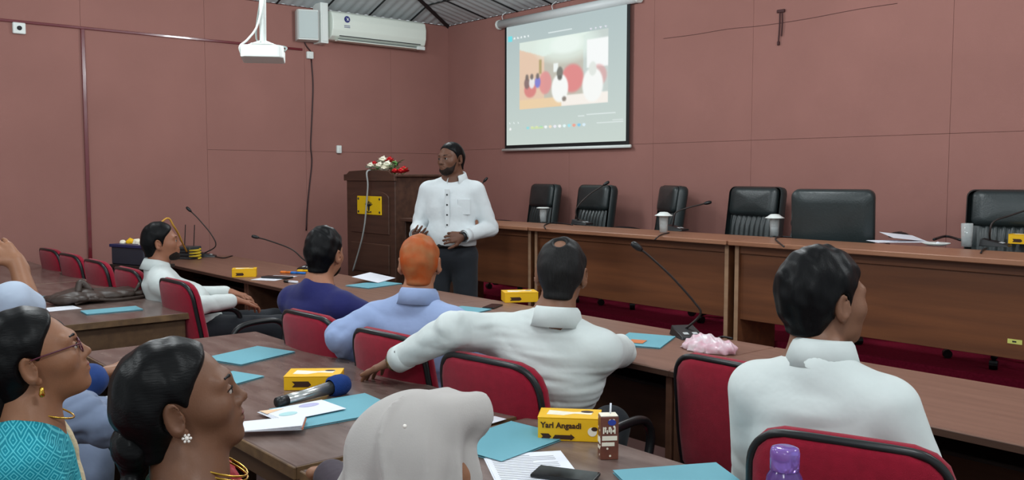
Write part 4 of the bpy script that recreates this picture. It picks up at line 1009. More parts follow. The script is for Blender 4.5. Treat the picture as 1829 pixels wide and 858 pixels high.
# --- woman with glasses
def glasses_woman():
    sk = skin('skin_light_brown', (142,98,72)); yaw = -12; xy, hz = place(60, 640, 1.92, yaw, (0,.0))
    P = Person('woman with glasses in a teal patterned blouse at the left edge', xy, yaw, sk); J = seated(.02, .155, hz-.205)
    J['eR'] = v3(.22,.06,hz-.45); J['wR'] = v3(.10,.28,.70); J['eL'] = v3(-.22,.06,hz-.47)
    HR = rotm(6,17,0); ho = v3(0,.0,hz); s = .97
    F = Field(); flesh(F, J, ho, HR, s, True, (.044,.036,.023)); hand(F, J['wR'], (-.4,.8,-.1), (0,0,-1), -1, s=.9); hand(F, J['wL'], (.4,.8,-.1), (0,0,-1), 1, s=.9)
    vol('body', F, .0036, sk, P.t); woman_face(P, ho, HR, s, mat('rose_lips', (136,72,64), rough=.4))
    def pony(F): F.chain([(0,-.10,-.02),(0,-.125,-.07),(.0,-.12,-.16),(0,-.10,-.27)], [.045,.046,.040,.022], .03)
    vol('hair', hair_field(ho, HR, s, .011, HL_F, low=-.088, rough=.0012), .0038, H_blackw, P.t)
    F = Field().frame(ho, HR, s); pony(F); vol('ponytail', F.frame(), .005, H_blackw, P.t)
    # blouse with diamond weave
    m = mat('teal_blouse', (26,150,166), rough=.75, spec=.2, bump=.2, bscale=40); nt = m.node_tree; N = nt.nodes; Lk = nt.links
    tc = N.new('ShaderNodeTexCoord'); sp_ = N.new('ShaderNodeSeparateXYZ'); Lk.new(tc.outputs['Object'], sp_.inputs[0])
    def tri(a, b):
        ad = N.new('ShaderNodeMath'); ad.operation = a; Lk.new(sp_.outputs['Y'], ad.inputs[0]); Lk.new(sp_.outputs['Z'], ad.inputs[1])
        pp = N.new('ShaderNodeMath'); pp.operation = 'PINGPONG'; Lk.new(ad.outputs[0], pp.inputs[0]); pp.inputs[1].default_value = .014; return pp
    mx = N.new('ShaderNodeMath'); mx.operation = 'MAXIMUM'; a_, b_ = tri('ADD', 0), tri('SUBTRACT', 0); Lk.new(a_.outputs[0], mx.inputs[0]); Lk.new(b_.outputs[0], mx.inputs[1])
    p2 = N.new('ShaderNodeMath'); p2.operation = 'PINGPONG'; Lk.new(mx.outputs[0], p2.inputs[0]); p2.inputs[1].default_value = .0035
    cr = N.new('ShaderNodeValToRGB'); mu = N.new('ShaderNodeMath'); mu.operation = 'MULTIPLY'; mu.inputs[1].default_value = 286; Lk.new(p2.outputs[0], mu.inputs[0]); Lk.new(mu.outputs[0], cr.inputs[0])
    cr.color_ramp.elements[0].position = .3; cr.color_ramp.elements[0].color = lin((84,186,198)); cr.color_ramp.elements[1].position = .45; cr.color_ramp.elements[1].color = lin((20,132,150))
    Lk.new(cr.outputs[0], N['Principled BSDF'].inputs['Base Color'])
    F = Field(); upper(F, J, .006, .0, sleeve=.40, wide=.92, arm_r=(.050,.042,.034)); F.ell(J['neck']+v3(0,.02,.03), (.085,.10,.06), .02, '-'); wrinkle(F, J['sR'], .2, 0.0030, 61, 40)
    vol('blouse', F, .005, m, P.t)
    q = J['sR']+(J['eR']-J['sR'])*.76; band('sleeve_hem', q, J['eR']-J['sR'], .058, .05, mat('teal_hem', (20,128,142), rough=.6), P.t)
    # cream sari fall over the far shoulder
    F = Field(); upper(F, J, .013, .0, sleeve=.25, wide=.92, arm_r=(.050,.042,.034)); sash(F, J, .075, .035); wrinkle(F, J['chest'], .4, 0.0037, 62, 48)
    vol('sari_drape', F, .006, cloth('cream_gold_sari', (196,178,146), bump=.5, bscale=80), P.t)
    legs(P, J, cloth('cream_gold_sari', (0,0,0)), skirt=True, shoe=False)
    # glasses
    M_fr = mat('burgundy_frame', (84,30,48), rough=.3); g = lambda p: Vector((ho+HR@(np.array(p)*s)).tolist())
    ey = []
    for x in (-1, 1):
        ring_ = [g((x*.033+.024*math.cos(a), .094-.10*abs(x*.024*math.cos(a)+x*x*.0)*.0, -.001+.017*math.sin(a))) for a in [2*PI*i/20 for i in range(21)]]
        fr = obj('lens_frame', tube(BM(), ring_, .0016, 6, False), M_fr, P.t, smooth=True)
        bm = BM(); vs = [bm.verts.new(q) for q in ring_[:-1]]; bm.faces.new(vs); obj('lens', bm, mat('lens_glass', (250,250,250), rough=.02, trans=1, alpha=.12), fr)
        obj('temple', tube(BM(), spline([g((x*.057,.094,.006)), g((x*.071,.05,.010)), g((x*.079,.0,.013)), g((x*.080,-.022,.012))], 4), .0018, 6), M_fr, P.t, smooth=True)
    obj('bridge', tube(BM(), [g((-.010,.0945,.003)), g((0,.0965,.006)), g((.010,.0945,.003))], .0015, 6), M_fr, P.t)
    e = ho+HR@(np.array([.084,-.013,-.058])*s); bm = BM(); lathe(bm, [(0,.010),(.004,.008),(.005,.0),(.0065,-.007),(.004,-.012),(0,-.013)], 12); obj('earring', bm, M_gold, P.t, smooth=True, loc=e)
    obj('necklace', tube(BM(), [Vector((J['neck']+v3(.063*math.cos(a), .02+.075*math.sin(a), .012-.03*math.sin(a))).tolist()) for a in [2*PI*i/28 for i in range(29)]], .0022, 6, False), M_gold, P.t, smooth=True)
glasses_woman()
# --- woman with the pearl stud
def stud_woman():
    sk = skin('skin_deep', (112,76,56)); yaw = -24; xy, hz = place(322, 716, 1.58, yaw, (0,-.035))
    P = Person('woman with plaited hair, pearl stud and red sari', xy, yaw, sk); J = seated(.02, .15, hz-.208)
    HR = rotm(10,13,2); ho = v3(0,-.035,hz); s = .99
    J['wR'] = v3(.06,.26,.64); J['eR'] = v3(.21,.04,.72); J['wL'] = v3(-.08,.26,.64)
    F = Field(); flesh(F, J, ho, HR, s, True, (.044,.036,.023), neck=-.034); hand(F, J['wR'], (-.4,.8,0), (0,0,-1), -1, s=.9); hand(F, J['wL'], (.4,.8,0), (0,0,-1), 1, s=.9)
    vol('body', F, .0034, sk, P.t); woman_face(P, ho, HR, s, mat('dark_rose_lips', (112,62,58), rough=.4))
    vol('hair', hair_field(ho, HR, s, .010, HL_F, low=-.088, rough=.0012), .0036, H_blackw, P.t)
    F = Field().frame(ho, HR, s); pts = [(0,-.085,-.04),(0,-.105,-.09)]+[(.014*(-1)**i, -.115-.002*i, -.12-.030*i) for i in range(9)]
    F.ell((0,-.098,-.055), (.05,.035,.045), .03)
    for i, q in enumerate(pts): F.ell(q, (.028-.0012*i,.024-.001*i,.026), .008)
    F.fn(lambda p: .0012*np.sin(p[:,0]*420+p[:,2]*260), 'd'); vol('plait', F.frame(), .0042, H_blackw, P.t)
    F = Field(); upper(F, J, .006, .0, sleeve=.42, wide=.92, arm_r=(.050,.042,.034)); F.ell(J['neck']+v3(0,.03,.03), (.09,.11,.075), .02, '-')
    vol('blouse', F, .005, cloth('green_blouse', (34,84,62)), P.t)
    m = mat('red_sari', (150,30,44), rgb2=(176,44,52), rough=.6, vscale=40, bump=.4, bscale=60)
    F = Field(); upper(F, J, .014, .0, sleeve=.25, wide=.92, arm_r=(.050,.042,.034)); sash(F, J, .085, .02); wrinkle(F, J['sL']+v3(.03,.03,.05), .3, 0.0045, 72, 56)
    dr = vol('sari_drape', F, .0055, m, P.t)
    legs(P, J, m, skirt=True, shoe=False)
    e = ho+HR@(np.array([.083,-.010,-.044])*s)
    bm = BM(); bmesh.ops.create_uvsphere(bm, u_segments=12, v_segments=8, radius=.0042); st = obj('pearl_stud', bm, M_pearl, P.t, smooth=True, loc=e)
    for k in range(6): bm = BM(); bmesh.ops.create_uvsphere(bm, u_segments=8, v_segments=6, radius=.0026); a = 2*PI*k/6; obj('stud_petal', bm, M_pearl, st, smooth=True, loc=(.001,.0062*math.cos(a),.0062*math.sin(a)))
    for dz in (0, -.008): obj('necklace', tube(BM(), [Vector((J['neck']+v3(.064*math.cos(a), .02+.078*math.sin(a), .014+dz-.034*math.sin(a))).tolist()) for a in [2*PI*i/28 for i in range(29)]], .002, 6, False), M_gold, P.t, smooth=True)
stud_woman()
# --- woman in the headscarf
def scarf_woman():
    sk = skin('skin_light_brown', (0,0,0)); yaw = -8; xy, hz = place(742, 832, 1.40, yaw, (0,.03))
    P = Person('woman in a pale grey headscarf seen from behind in the foreground', xy, yaw, sk); J = seated(.0, .155, hz-.23)
    J['eL'] = v3(-.23,.12,.78); J['wL'] = P.L(at(585, 846, .785)); J['eR'] = v3(.22,.14,.76); J['wR'] = v3(.10,.36,.79)
    HR = rotm(10,-3,-5); ho = v3(0,.03,hz); s = .96
    F = Field(); flesh(F, J, ho, HR, s, True, (.042,.034,.022), ears=False); hand(F, J['wL'], (.5,.75,0), (0,0,-1), 1, s=.9); hand(F, J['wR'], (-.4,.8,0), (0,0,-1), -1, s=.9)
    vol('body', F, .0036, sk, P.t); woman_face(P, ho, HR, s, mat('rose_lips', (0,0,0)))
    m = mat('pale_grey_scarf', (172,166,162), rough=.75, spec=.2, sheen=.2, bump=.06, bscale=400)
    F = Field().frame(ho, HR, s)
    F.ell((0,-.016,.030), (.081,.101,.090), .02); F.rc((0,.01,.060), (0,.10,.054), .059, .057, .03)
    for x in (-.044, .044): F.rc((x,.02,.076), (x,.13,.082), .036, .034, .02)
    F.rc((0,.0,-.02), (0,.075,-.03), .075, .063, .03); F.rc((0,.0,-.09), (0,.06,-.10), .075, .060, .03)
    F.rc((0,-.03,.0), (0,-.05,-.17), .082, .112, .05)
    F.ell((0,.135,-.022), (.050,.095,.088), .008, '-'); F.rc((0,.06,.040), (0,.2,.040), .052, .052, .008, '-'); F.fn(lambda p: p[:,1]-.100-.10*p[:,2], '&', k=.002); F.frame()
    F.rc(J['neck']+v3(0,-.02,.02), J['chest']+v3(0,-.02,.04), .095, .175, .08, flat=((0,1,0),.80)); F.rc(J['sL']+v3(.03,0,0), J['sR']-v3(.03,0,0), .085, .085, .08)
    def folds(p):
        q = (p-ho)@HR; a = np.arctan2(q[:,0], -q[:,1]+.01); rr_ = np.clip(np.sqrt(q[:,0]**2+q[:,1]**2)/.06-.25, 0, 1)
        low = np.clip((.10-q[:,2])/.13, 0, 1)*rr_; da = a-(.50-1.2*q[:,2])
        f = 1.0-2.2*np.abs(np.sin(da*4.6+np.sign(da)*7*(.1-q[:,2])))+.5*np.sin(a*11-q[:,2]*26)
        ridge = np.exp(-(da/.06)**2)*rr_
        return -.0068*low*f-.0085*ridge
    F.fn(folds, 'd', ho-v3(0,0,.1), .35)
    vol('headscarf', F, .0042, m, P.t)
    bm = BM(); bmesh.ops.create_uvsphere(bm, u_segments=10, v_segments=8, radius=.0032); obj('scarf_pin', bm, M_pearl, P.t, smooth=True, loc=P.L(atz(723, 762, 1.29)))
    F = Field(); upper(F, J, .008, .0, wide=.95, arm_r=(.056,.048,.036)); wrinkle(F, J['chest'], .4, 0.0045, 81, 32); vol('robe', F, .007, cloth('dark_plum_robe', (60,50,60)), P.t)
    legs(P, J, cloth('dark_plum_robe', (0,0,0)), skirt=True, shoe=False)
scarf_woman()
# --- person mostly hidden behind the woman with glasses
def hidden_person():
    sk = skin('skin_light_brown', (0,0,0)); yaw = -16; xy, hz = place(66, 628, 2.80, yaw, (.0,.36))
    P = Person('person in blue leaning forward, mostly hidden behind the woman with glasses', xy, yaw, sk)
    J = dict(pelvis=v3(0,0,.57), waist=v3(0,.08,.70), chest=v3(0,.20,.80), neck=v3(0,.29,hz-.13), sR=v3(.165,.23,.84), sL=v3(-.165,.23,.84), hR=v3(.09,.02,.545), hL=v3(-.09,.02,.545), kR=v3(.12,.44,.54), kL=v3(-.12,.44,.54), aR=v3(.12,.40,.09), aL=v3(-.12,.40,.09))
    J['wR'] = P.L(atz(196, 735, 2.62)); J['eR'] = P.L(atz(118, 752, 2.52)); J['wL'] = P.L(atz(186, 668, 2.95)); J['eL'] = P.L(atz(120, 700, 2.86))
    HR = rotm(0,-30,0); ho = v3(0,.36,hz); s = .95
    F = Field(); flesh(F, J, ho, HR, s, True, (.042,.034,.022)); d = J['wR']-J['eR']; hand(F, J['wR'], d, (0,.2,-1), -1, (.4,.5,.4), .9); d = J['wL']-J['eL']; hand(F, J['wL'], d, (0,.2,-1), 1, (.4,.5,.4), .9)
    vol('body', F, .005, sk, P.t); face_parts(P.t, ho, HR, s, h=.0025); vol('hair', hair_field(ho, HR, s, .011, HL_F, rough=.001), .005, H_black, P.t)
    F = Field(); upper(F, J, .008, .0, arms='L', wide=.92, arm_r=(.060,.052,.044)); wrinkle(F, J['eL'], .3, 0.0060, 91, 32); vol('tunic', F, .007, C_royal, P.t)
    F = Field(); F.rc(J['sR'], J['eR'], .066, .062, .03); F.rc(J['eR'], J['wR'], .060, .043, .03); F.rc(J['eR']+v3(-.06,-.02,.05), J['eR']+v3(.05,.10,-.02), .055, .05, .04); wrinkle(F, J['eR'], .3, 0.0090, 92, 36); vol('shawl_sleeve', F, .006, C_denim, P.t)
    d = J['wR']-J['eR']; band('lace_cuff', J['wR']-d/np.linalg.norm(d)*.012, d, .042, .03, mat('lace', (196,202,206), rough=.8, bump=.6, bscale=200), P.t)
    legs(P, J, C_denim, skirt=True, shoe=False)
hidden_person()
# --- person at the left edge with a raised hand
def edge_person():
    sk = skin('skin_light_brown', (0,0,0)); yaw = -14; xy, hz = place(-62, 505, 3.25, yaw, (0,.03))
    P = Person('person in pale blue shirt with one hand raised, cut by the left edge', xy, yaw, sk); J = seated(.02, .165, hz-.235)
    J['sR'] = P.L(atz(22, 540, 3.20)); J['eR'] = P.L(atz(58, 556, 3.30)); J['wR'] = P.L(atz(30, 470, 3.36))
    HR = rotm(0,0,0); ho = v3(0,.03,hz)
    F = Field(); flesh(F, J, ho, HR, 1.0, False, (.046,.042,.030)); d = P.L(atz(0, 440, 3.36))-J['wR']; hand(F, J['wR'], d, (-.5,.2,-.6), 1, (.3,.4,.3), .95); hand(F, J['wL'], (.4,.8,0), (0,0,-1), 1)
    vol('body', F, .005, sk, P.t); face_parts(P.t, ho, HR, h=.0025); vol('hair', hair_field(ho, HR, 1, .011, HL_M, rough=.002), .005, H_black, P.t)
    F = Field(); upper(F, J, .012, .0, sleeve=.33); wrinkle(F, J['sR'], .3, 0.0045, 95, 28); vol('shirt', F, .006, C_pale, P.t)
    legs(P, J, C_trou)
edge_person()
# ------------------------------------------------------------------ small things
M_cyan = mat('cyan_card', (104,164,178), rough=.7); M_cyan2 = mat('cyan_card_inner', (92,150,164), rough=.7); M_paper = mat('white_paper', (226,228,236), rough=.8)
M_box = mat('yellow_carton', (236,182,16), rough=.5); M_brown = mat('brown_print', (58,30,14), rough=.6); M_cream = mat('cream_print', (238,230,210), rough=.6)
M_chrome = mat('brushed_metal', (196,198,196), rough=.28, metal=.9); M_foam = mat('blue_foam', (20,58,128), rough=.95, bump=.6, bscale=500)
M_glass = mat('clear_glass', (222,230,230), rough=.05, spec=.9, alpha=.30); M_water = mat('water', (214,224,226), rough=.02, spec=.8, alpha=.35)
def quad_at(pts, h):
    P = [at(px, py, h) for px, py in pts]; c = sum(P, Vector())/len(P); return c, [(p.x-c.x, p.y-c.y) for p in P]
def fix_rect(pts, h, w_=None, d_=None):
    """centre and heading of a sheet from two seen corners of its near edge and its middle"""
    a, b = at(*pts[0], h), at(*pts[1], h); c = at(*pts[2], h); return c, math.atan2(b.y-a.y, b.x-a.x)
def folder(pts, h, label, w_=.33, d_=.24, m=M_cyan, open_=.012):
    c, r = fix_rect(pts, h); t = thing('folder', label, 'folder', (c.x, c.y, h), r, 'cyan paper folders on the desks')
    box('back_cover', -w_/2, w_/2, -d_/2, d_/2, 0, .0015, m, t, bevel=0)
    box('paper', -w_/2+.008, w_/2-.01, -d_/2+.006, d_/2-.006, .0018, .004, M_paper, t, bevel=0)
    o = box('front_cover', -w_/2, w_/2, 0, d_, 0, .0012, M_cyan, t, bevel=0); o.location = (0, -d_/2, .0045); o.rotation_euler = (open_, 0, 0)
    return t
def sheet_of(pts, h, label, w_, d_, name='paper_sheet', n=1, group=None, lines=0, curl=0):
    c, r = fix_rect(pts, h); t = thing(name, label, 'paper', (c.x, c.y, h), r, group)
    for k in range(n): box('page', -w_/2+.004*k, w_/2+.004*k, -d_/2-.003*k, d_/2-.003*k, .0012*k, .0012*k+.0009, M_paper, t, bevel=0)
    z = .0012*n
    for k in range(lines):
        L = w_*(.8 if k % 4 else .5); box('print_line', -w_*.42, -w_*.42+L, d_*.40-d_*.8*k/lines-.0025, d_*.40-d_*.8*k/lines, z, z+.0003, mat('faint_print', (150,150,152)), t, bevel=0)
    return t
def cake_box(px, py, h, rot, label, size=(.20,.12,.055), letter=False, ajar=0):
    c = at(px, py, h); t = thing('snack_box', label, 'box', (c.x, c.y, h), math.radians(rot), 'yellow snack boxes'); a, b, hh = size[0]/2, size[1]/2, size[2]
    box('carton', -a, a, -b, b, 0, hh-.003, M_box, t, bevel=.002)
    o = box('lid', -a-.001, a+.001, -b-.001, b+.001, hh-.003, hh, M_box, t, bevel=.001)
    if ajar: o.rotation_euler = (math.radians(ajar), 0, 0)
    bm = BM(); prism(bm, [(-a*.75,-b*.4),(-a*.2,-b*.5),(a*.15,-b*.1),(a*.7,-b*.2),(a*.75,b*.45),(a*.1,b*.2),(-a*.7,b*.5)], hh, hh+.0006); obj('lid_print', bm, M_cream, t)
    bm = BM(); prism(bm, [(a*.55+.018*math.cos(q), b*.35+.012*math.sin(q)) for q in [2*PI*i/16 for i in range(16)]], hh, hh+.0009); obj('lid_emblem', bm, M_brown, t)
    if letter:
        text('lettering', 'Yarl Angaadi', .0225, M_brown, t, (-.022, -b-.0016, hh*.66), (PI/2,0,0), .0006, 1.0)
        bm = BM(); prism(bm, [(-.085,.008),(-.062,.008),(-.054,.016),(-.062,.024),(-.085,.024),(-.078,.016)], 0, .0007); o = obj('arrow_print', bm, M_brown, t); o.rotation_euler = (PI/2,0,0); o.location = (.005,-b-.001,-.003)
        bm = BM(); prism(bm, [(-.05,.009),(.0,.009),(.0,.006),(.012,.015),(.0,.025),(.0,.021),(-.044,.021),(-.050,.012)], 0, .0007); o = obj('arrow_print', bm, M_brown, t); o.rotation_euler = (PI/2,0,0); o.location = (.005,-b-.001,-.003)
        bm = BM(); prism(bm, [(.066+.013*math.cos(q), .030+.013*math.sin(q)) for q in [2*PI*i/16 for i in range(16)]], 0, .0007); o = obj('emblem', bm, M_cream, t); o.rotation_euler = (PI/2,0,0); o.location = (0,-b-.001,0)
        bm = BM(); prism(bm, [(.072+.009*math.cos(q), .038+.006*math.sin(q)) for q in [2*PI*i/12 for i in range(12)]], 0, .0009); o = obj('emblem', bm, M_brown, t); o.rotation_euler = (PI/2,0,0); o.location = (0,-b-.0012,0)
    else:
        bm = BM(); prism(bm, [(-a*.7,.012),(-a*.1,.012),(-a*.0,.02),(-a*.1,.032),(-a*.7,.032),(-a*.6,.022)], 0, .0007); o = obj('side_print', bm, M_brown, t); o.rotation_euler = (PI/2,0,0); o.location = (0,-b-.001,0)
    return t
# --- second row, desk with the blue foam microphone
folder(((560,775),(655,757),(600,735)), ZT+.001, 'cyan folder under the booklet and notepad', .34, .25)
folder(((400,655),(497,632),(446,637)), ZT+.001, 'cyan folder on the far half of the worn desk', .30, .22)
folder(((395,690),(432,680),(404,681)), ZT+.001, 'cyan folder mostly hidden behind the woman with the stud', .22, .16)
t = sheet_of(((540,757),(612,742),(535,735)), ZT+.0095, 'white booklet with pastel cover on the cyan folder', .21, .15, 'booklet', 4)
bm = BM(); prism(bm, [(.05+.035*math.cos(q), .03+.02*math.sin(q)) for q in [2*PI*i/16 for i in range(16)]], .005, .0055); obj('cover_print', bm, mat('pastel_lilac', (180,178,214)), t)
bm = BM(); prism(bm, [(-.05+.03*math.cos(q), -.02+.02*math.sin(q)) for q in [2*PI*i/16 for i in range(16)]], .005, .0055); obj('cover_print', bm, mat('pastel_aqua', (172,212,214)), t)
bm = BM(); prism(bm, [(-.10,.02),(-.03,.045),(-.10,.07)], .005, .0055); obj('cover_print', bm, mat('pastel_peach', (232,196,160)), t)
c, r = fix_rect(((440,783),(520,780),(487,761)), ZT+.0165); t = thing('notepad', 'white folded notepad at the worn desk corner', 'notepad', (c.x, c.y, ZT+.0165), r)
for k in range(4):
    o = box('page', -.09, .09, -.055, .055, 0, .0012, M_paper, t, bevel=0); o.location = (0,0,.002*k); o.rotation_euler = (0, math.radians(-1.2*k), 0)
box('spine_edge', .088, .092, -.055, .055, 0, .006, mat('orange_edge', (196,110,70)), t, bevel=0)
cake_box(562, 690, ZT, 52, 'yellow snack box behind the blue foam microphone', (.19,.13,.05))
c0, c1 = at(495, 719, ZT+.024), at(590, 693, ZT+.03); d = c1-c0
t = thing('hand_microphone', 'silver hand microphone with a blue foam windscreen on the worn desk', 'microphone', c0[:], math.atan2(d.y, d.x)); Lm = .22
ti = math.radians(1.5)
def mx_(pts): return [(x, 0, z) for x, z in pts]
obj('handle', tube(BM(), [(.035,0,0),(.10,0,.001),(Lm,0,.006)], [.0175,.0185,.022], 18), M_chrome, t, smooth=True)
obj('end_cap', tube(BM(), [(-.002,0,-.001),(.006,0,-.001),(.038,0,0)], [.016,.0175,.0180], 18), M_blk, t, smooth=True)
o = obj('foam_windscreen', lathe(BM(), [(.026,0),(.035,.008),(.0375,.03),(.036,.055),(.028,.072),(.014,.080),(0,.081)], 24), M_foam, t, smooth=True, loc=(Lm-.004,0,.007), rot=(0,math.radians(89),0))
# --- second row, desk with the drink carton
cb_ = cake_box(1018, 780, ZT, 42, 'yellow snack box lettered in brown beside the drink carton', (.175,.10,.068), True)
tq = at(1086, 818, ZT); t = thing('drink_carton', 'brown chocolate drink carton with a white straw', 'drink carton', (tq.x, tq.y, ZT), math.radians(55))
M_choc = mat('chocolate_print', (96,50,38), rgb2=(120,70,54), rough=.4, vscale=40); w_ = .024; hh = .115
box('carton', -w_, w_, -.019, .019, 0, hh, M_choc, t, bevel=.0015); box('top_fold', -w_+.001, w_-.001, -.018, .018, hh, hh+.003, M_cream, t, bevel=.001)
obj('straw', tube(BM(), [(.006,.004,hh), (.008,.008,hh+.03)], .0026, 8), M_paper, t, smooth=True)
for (x, z, a, b) in ((0,.058,.020,.006),(-.004,.042,.017,.005)): box('cream_band', x-a, x+a, -.0196, -.019, z-b, z+b, M_cream, t, bevel=0)
for (y, z, a, b) in ((0,.05,.017,.008),(.002,.03,.012,.004)): box('cream_band', -w_-.0006, -w_, y-a, y+a, z-b, z+b, M_cream, t, bevel=0)
for k in range(7): box('cream_letter', -.018+.005*k, -.0145+.005*k, -.0197, -.019, .070+(k%2)*.004, .088-(k%3)*.004, M_cream, t, bevel=0)
bm = BM(); prism(bm, [(.011*math.cos(q), .008*math.sin(q)) for q in [2*PI*i/16 for i in range(16)]], 0, .0008); o = obj('blue_badge', bm, mat('badge_blue', (40,60,150)), t); o.rotation_euler = (PI/2,0,0); o.location = (.006,-.019,.100)
for sd in (0, 1):
    for k in range(9):
        x_, z_ = random.uniform(-.017,.017), random.uniform(.008,.108); bm = BM(); prism(bm, [(.003*math.cos(q), .003*math.sin(q)) for q in [2*PI*i/8 for i in range(8)]], 0, .0004); o = obj('dot', bm, M_cream, t)
        if sd == 0: o.rotation_euler = (PI/2,0,0); o.location = (x_,-.019,z_)
        else: o.rotation_euler = (PI/2,0,-PI/2); o.location = (-w_,x_,z_)
folder(((880,830),(960,800),(905,790)), ZT+.001, 'cyan folder beside the headscarf woman', .30, .22)
sheet_of(((910,858),(1040,850),(950,842)), ZT+.001, 'printed white form under the dark phone', .21, .297, 'printed_form', 2, None, 18)
c = at(1010, 852, ZT+.004); t = thing('phone', 'dark smartphone lying on the printed form', 'phone', (c.x, c.y, ZT+.0042), math.radians(118)); box('case', -.038, .038, -.08, .08, 0, .009, M_blk, t, bevel=.004, seg=2); box('glass', -.035, .035, -.077, .077, .009, .0095, mat('phone_glass', (14,14,16), rough=.08), t, bevel=0)
c = at(888, 752, ZT+.001); sheet_of(((868,757),(885,752),(876,752)), ZT+.001, 'small white paper at the gap between the old desks', .09, .05)
folder(((1185,862),(1260,856),(1216,862)), ZT+.001, 'cyan folder at the lower edge near the purple bottle', .28, .20)
c = atz(1402, 812, 1.72); t = thing('water_bottle', 'translucent purple water bottle with a clear lid', 'bottle', (c.x, c.y, ZT)); topz = atz(1402, 798, 1.72).z-ZT
M_pur = mat('purple_plastic', (122,86,168), rough=.15, trans=.55); M_purl = mat('purple_lid', (166,128,220), rough=.12, trans=.6)
obj('bottle_body', lathe(BM(), [(0,0),(.036,0),(.039,.01),(.039,topz-.10),(.034,topz-.06),(.026,topz-.046)], 24), M_pur, t, smooth=True)
obj('lid', lathe(BM(), [(.026,topz-.046),(.0285,topz-.045),(.0285,topz-.012),(.026,topz-.003),(.018,topz),(0,topz-.002)], 24), M_purl, t, smooth=True)
# --- desk with the bag
folder(((155,570),(242,562),(200,556)), ZT+.001, 'cyan folder at the corner of the desk with the bag', .29, .15)
folder(((70,540),(100,537),(90,534)), ZT+.001, 'cyan folder behind the leather bag strap', .28, .2)
sheet_of(((85,566),(125,562),(104,552)), ZT+.001, 'white sheet beside the bearded man\'s leather bag', .2, .16)
M_lb = mat('brown_bag_leather', (62,50,44), rough=.45, var=.2, vscale=14, bump=.3, bscale=40)
a, b = at(112, 545, ZT), at(255, 528, ZT); d = b-a; t = thing('leather_bag', 'flat brown leather shoulder bag lying on the old desk', 'bag', ((a+b)/2)[:], math.atan2(d.y, d.x)); L = d.length
F = Field(); F.rc((-L*.3,.03,.03), (L*.45,.03,.028), .15, .13, .03, flat=((0,0,1),.22)); F.rc((-L*.42,0,.03), (-L*.25,.04,.05), .05, .07, .04, flat=((0,0,1),.6)); wrinkle(F, (-L*.2,0,.03), .6, .010, 3, 38); F.fn(lambda p: -p[:,2], '&', k=.005); vol('bag_body', F, .008, M_lb, t)
obj('handle', tube(BM(), spline([(L*.28,-.09,.04),(L*.36,-.08,.085),(L*.47,.02,.10),(L*.52,.08,.05)], 6), .010, 8), M_lb, t, smooth=True)
obj('buckle', tube(BM(), [(L*.44+.02*math.cos(q), -.07, .06+.02*math.sin(q)) for q in [2*PI*i/14 for i in range(15)]], .003, 6, False), M_chrome, t, smooth=True)
obj('strap', tube(BM(), spline([(-L*.46,-.10,.012),(-L*.3,-.12,.03),(-L*.05,-.14,.014),(L*.2,-.14,.012),(L*.42,-.12,.012)], 6), .010, 6), M_lb, t, smooth=True)
obj('flap', tube(BM(), spline([(-L*.34,-.02,.06),(-L*.28,.0,.12),(-L*.18,-.02,.06)], 5), [.02]*11, 8), M_lb, t, smooth=True)
# --- first row
M_mic = mat('microphone_black', (22,23,25), rough=.4); M_stem = mat('gooseneck', (48,40,38), rough=.35, metal=.4)
def desk_mic(px, py, h, rot, stem, label, foam=.014, tilt=True, cable=None, sc=1.0):
    c = at(px, py, h); zc = (c-Vector((CX, CY, 0))).dot(Vector((XD[1], YD[1], 0))); t = thing('conference_microphone', label, 'microphone', (c.x, c.y, h), math.radians(rot), 'gooseneck conference microphones')
    bm = BM(); v = [bm.verts.new((x*sc, y*sc, z*sc)) for x, y, z in ((-.06,-.08,0),(.06,-.08,0),(.06,.08,0),(-.06,.08,0),(-.052,-.075,.014),(.052,-.075,.014),(.052,.072,.045),(-.052,.072,.045))]
    for f in ((0,3,2,1),(4,5,6,7),(0,1,5,4),(1,2,6,5),(2,3,7,6),(3,0,4,7)): bm.faces.new([v[i] for i in f])
    bs_ = obj('base', bm, M_mic, t, bevel=.004, seg=2)
    for k in (-1, 1): o = box('button', k*.022-.012, k*.022+.012, -.012, .012, 0, .003, mat('grey_key', (180,184,184)), bs_, bevel=.001); o.location = (0,-.035*sc,.021*sc); o.rotation_euler = (math.radians(12),0,0)
    Rz_ = Matrix.Rotation(-math.radians(rot), 3, 'Z')
    P = [Rz_@(atz(x, y, zc+dz)-Vector((c.x, c.y, h))) for x, y, dz in stem]
    P = [Vector((0,.03*sc,.03*sc))]+P
    sp_ = spline(P, 6); e = (sp_[-1]-sp_[-3]).normalized()
    obj('gooseneck', tube(BM(), sp_, [.0055]*len(sp_), 8), M_stem, t, smooth=True)
    o = obj('capsule', lathe(BM(), [(0,-.004),(foam*.5,-.003),(foam*.8,.008),(foam,.02),(foam,.04),(foam*.75,.054),(0,.060)], 14), M_mic, t, smooth=True, loc=sp_[-1]); o.rotation_euler = e.to_track_quat('Z','Y').to_euler()
    if cable: obj('cable', tube(BM(), spline([Rz_@(q-Vector((c.x, c.y, h))) for q in cable], 6), .005, 6), M_mic, t, smooth=True)
    return t
on1 = lambda px, py: at(px, py, ZT+.006)
desk_mic(1228, 602, ZT, 60, ((1251,562,0),(1240,540,0),(1200,495,0),(1160,458,0),(1146,447,0)), 'gooseneck microphone standing between the outstretched man and the empty chair', .016, cable=[on1(1255,600), on1(1275,606), on1(1290,602), on1(1308,605)])
desk_mic(370, 459, ZT, 150, ((385,440,0),(378,420,0),(356,393,0),(341,378,0)), 'gooseneck microphone by the router near the left wall', cable=[on1(385,459), on1(400,461), on1(415,457)])
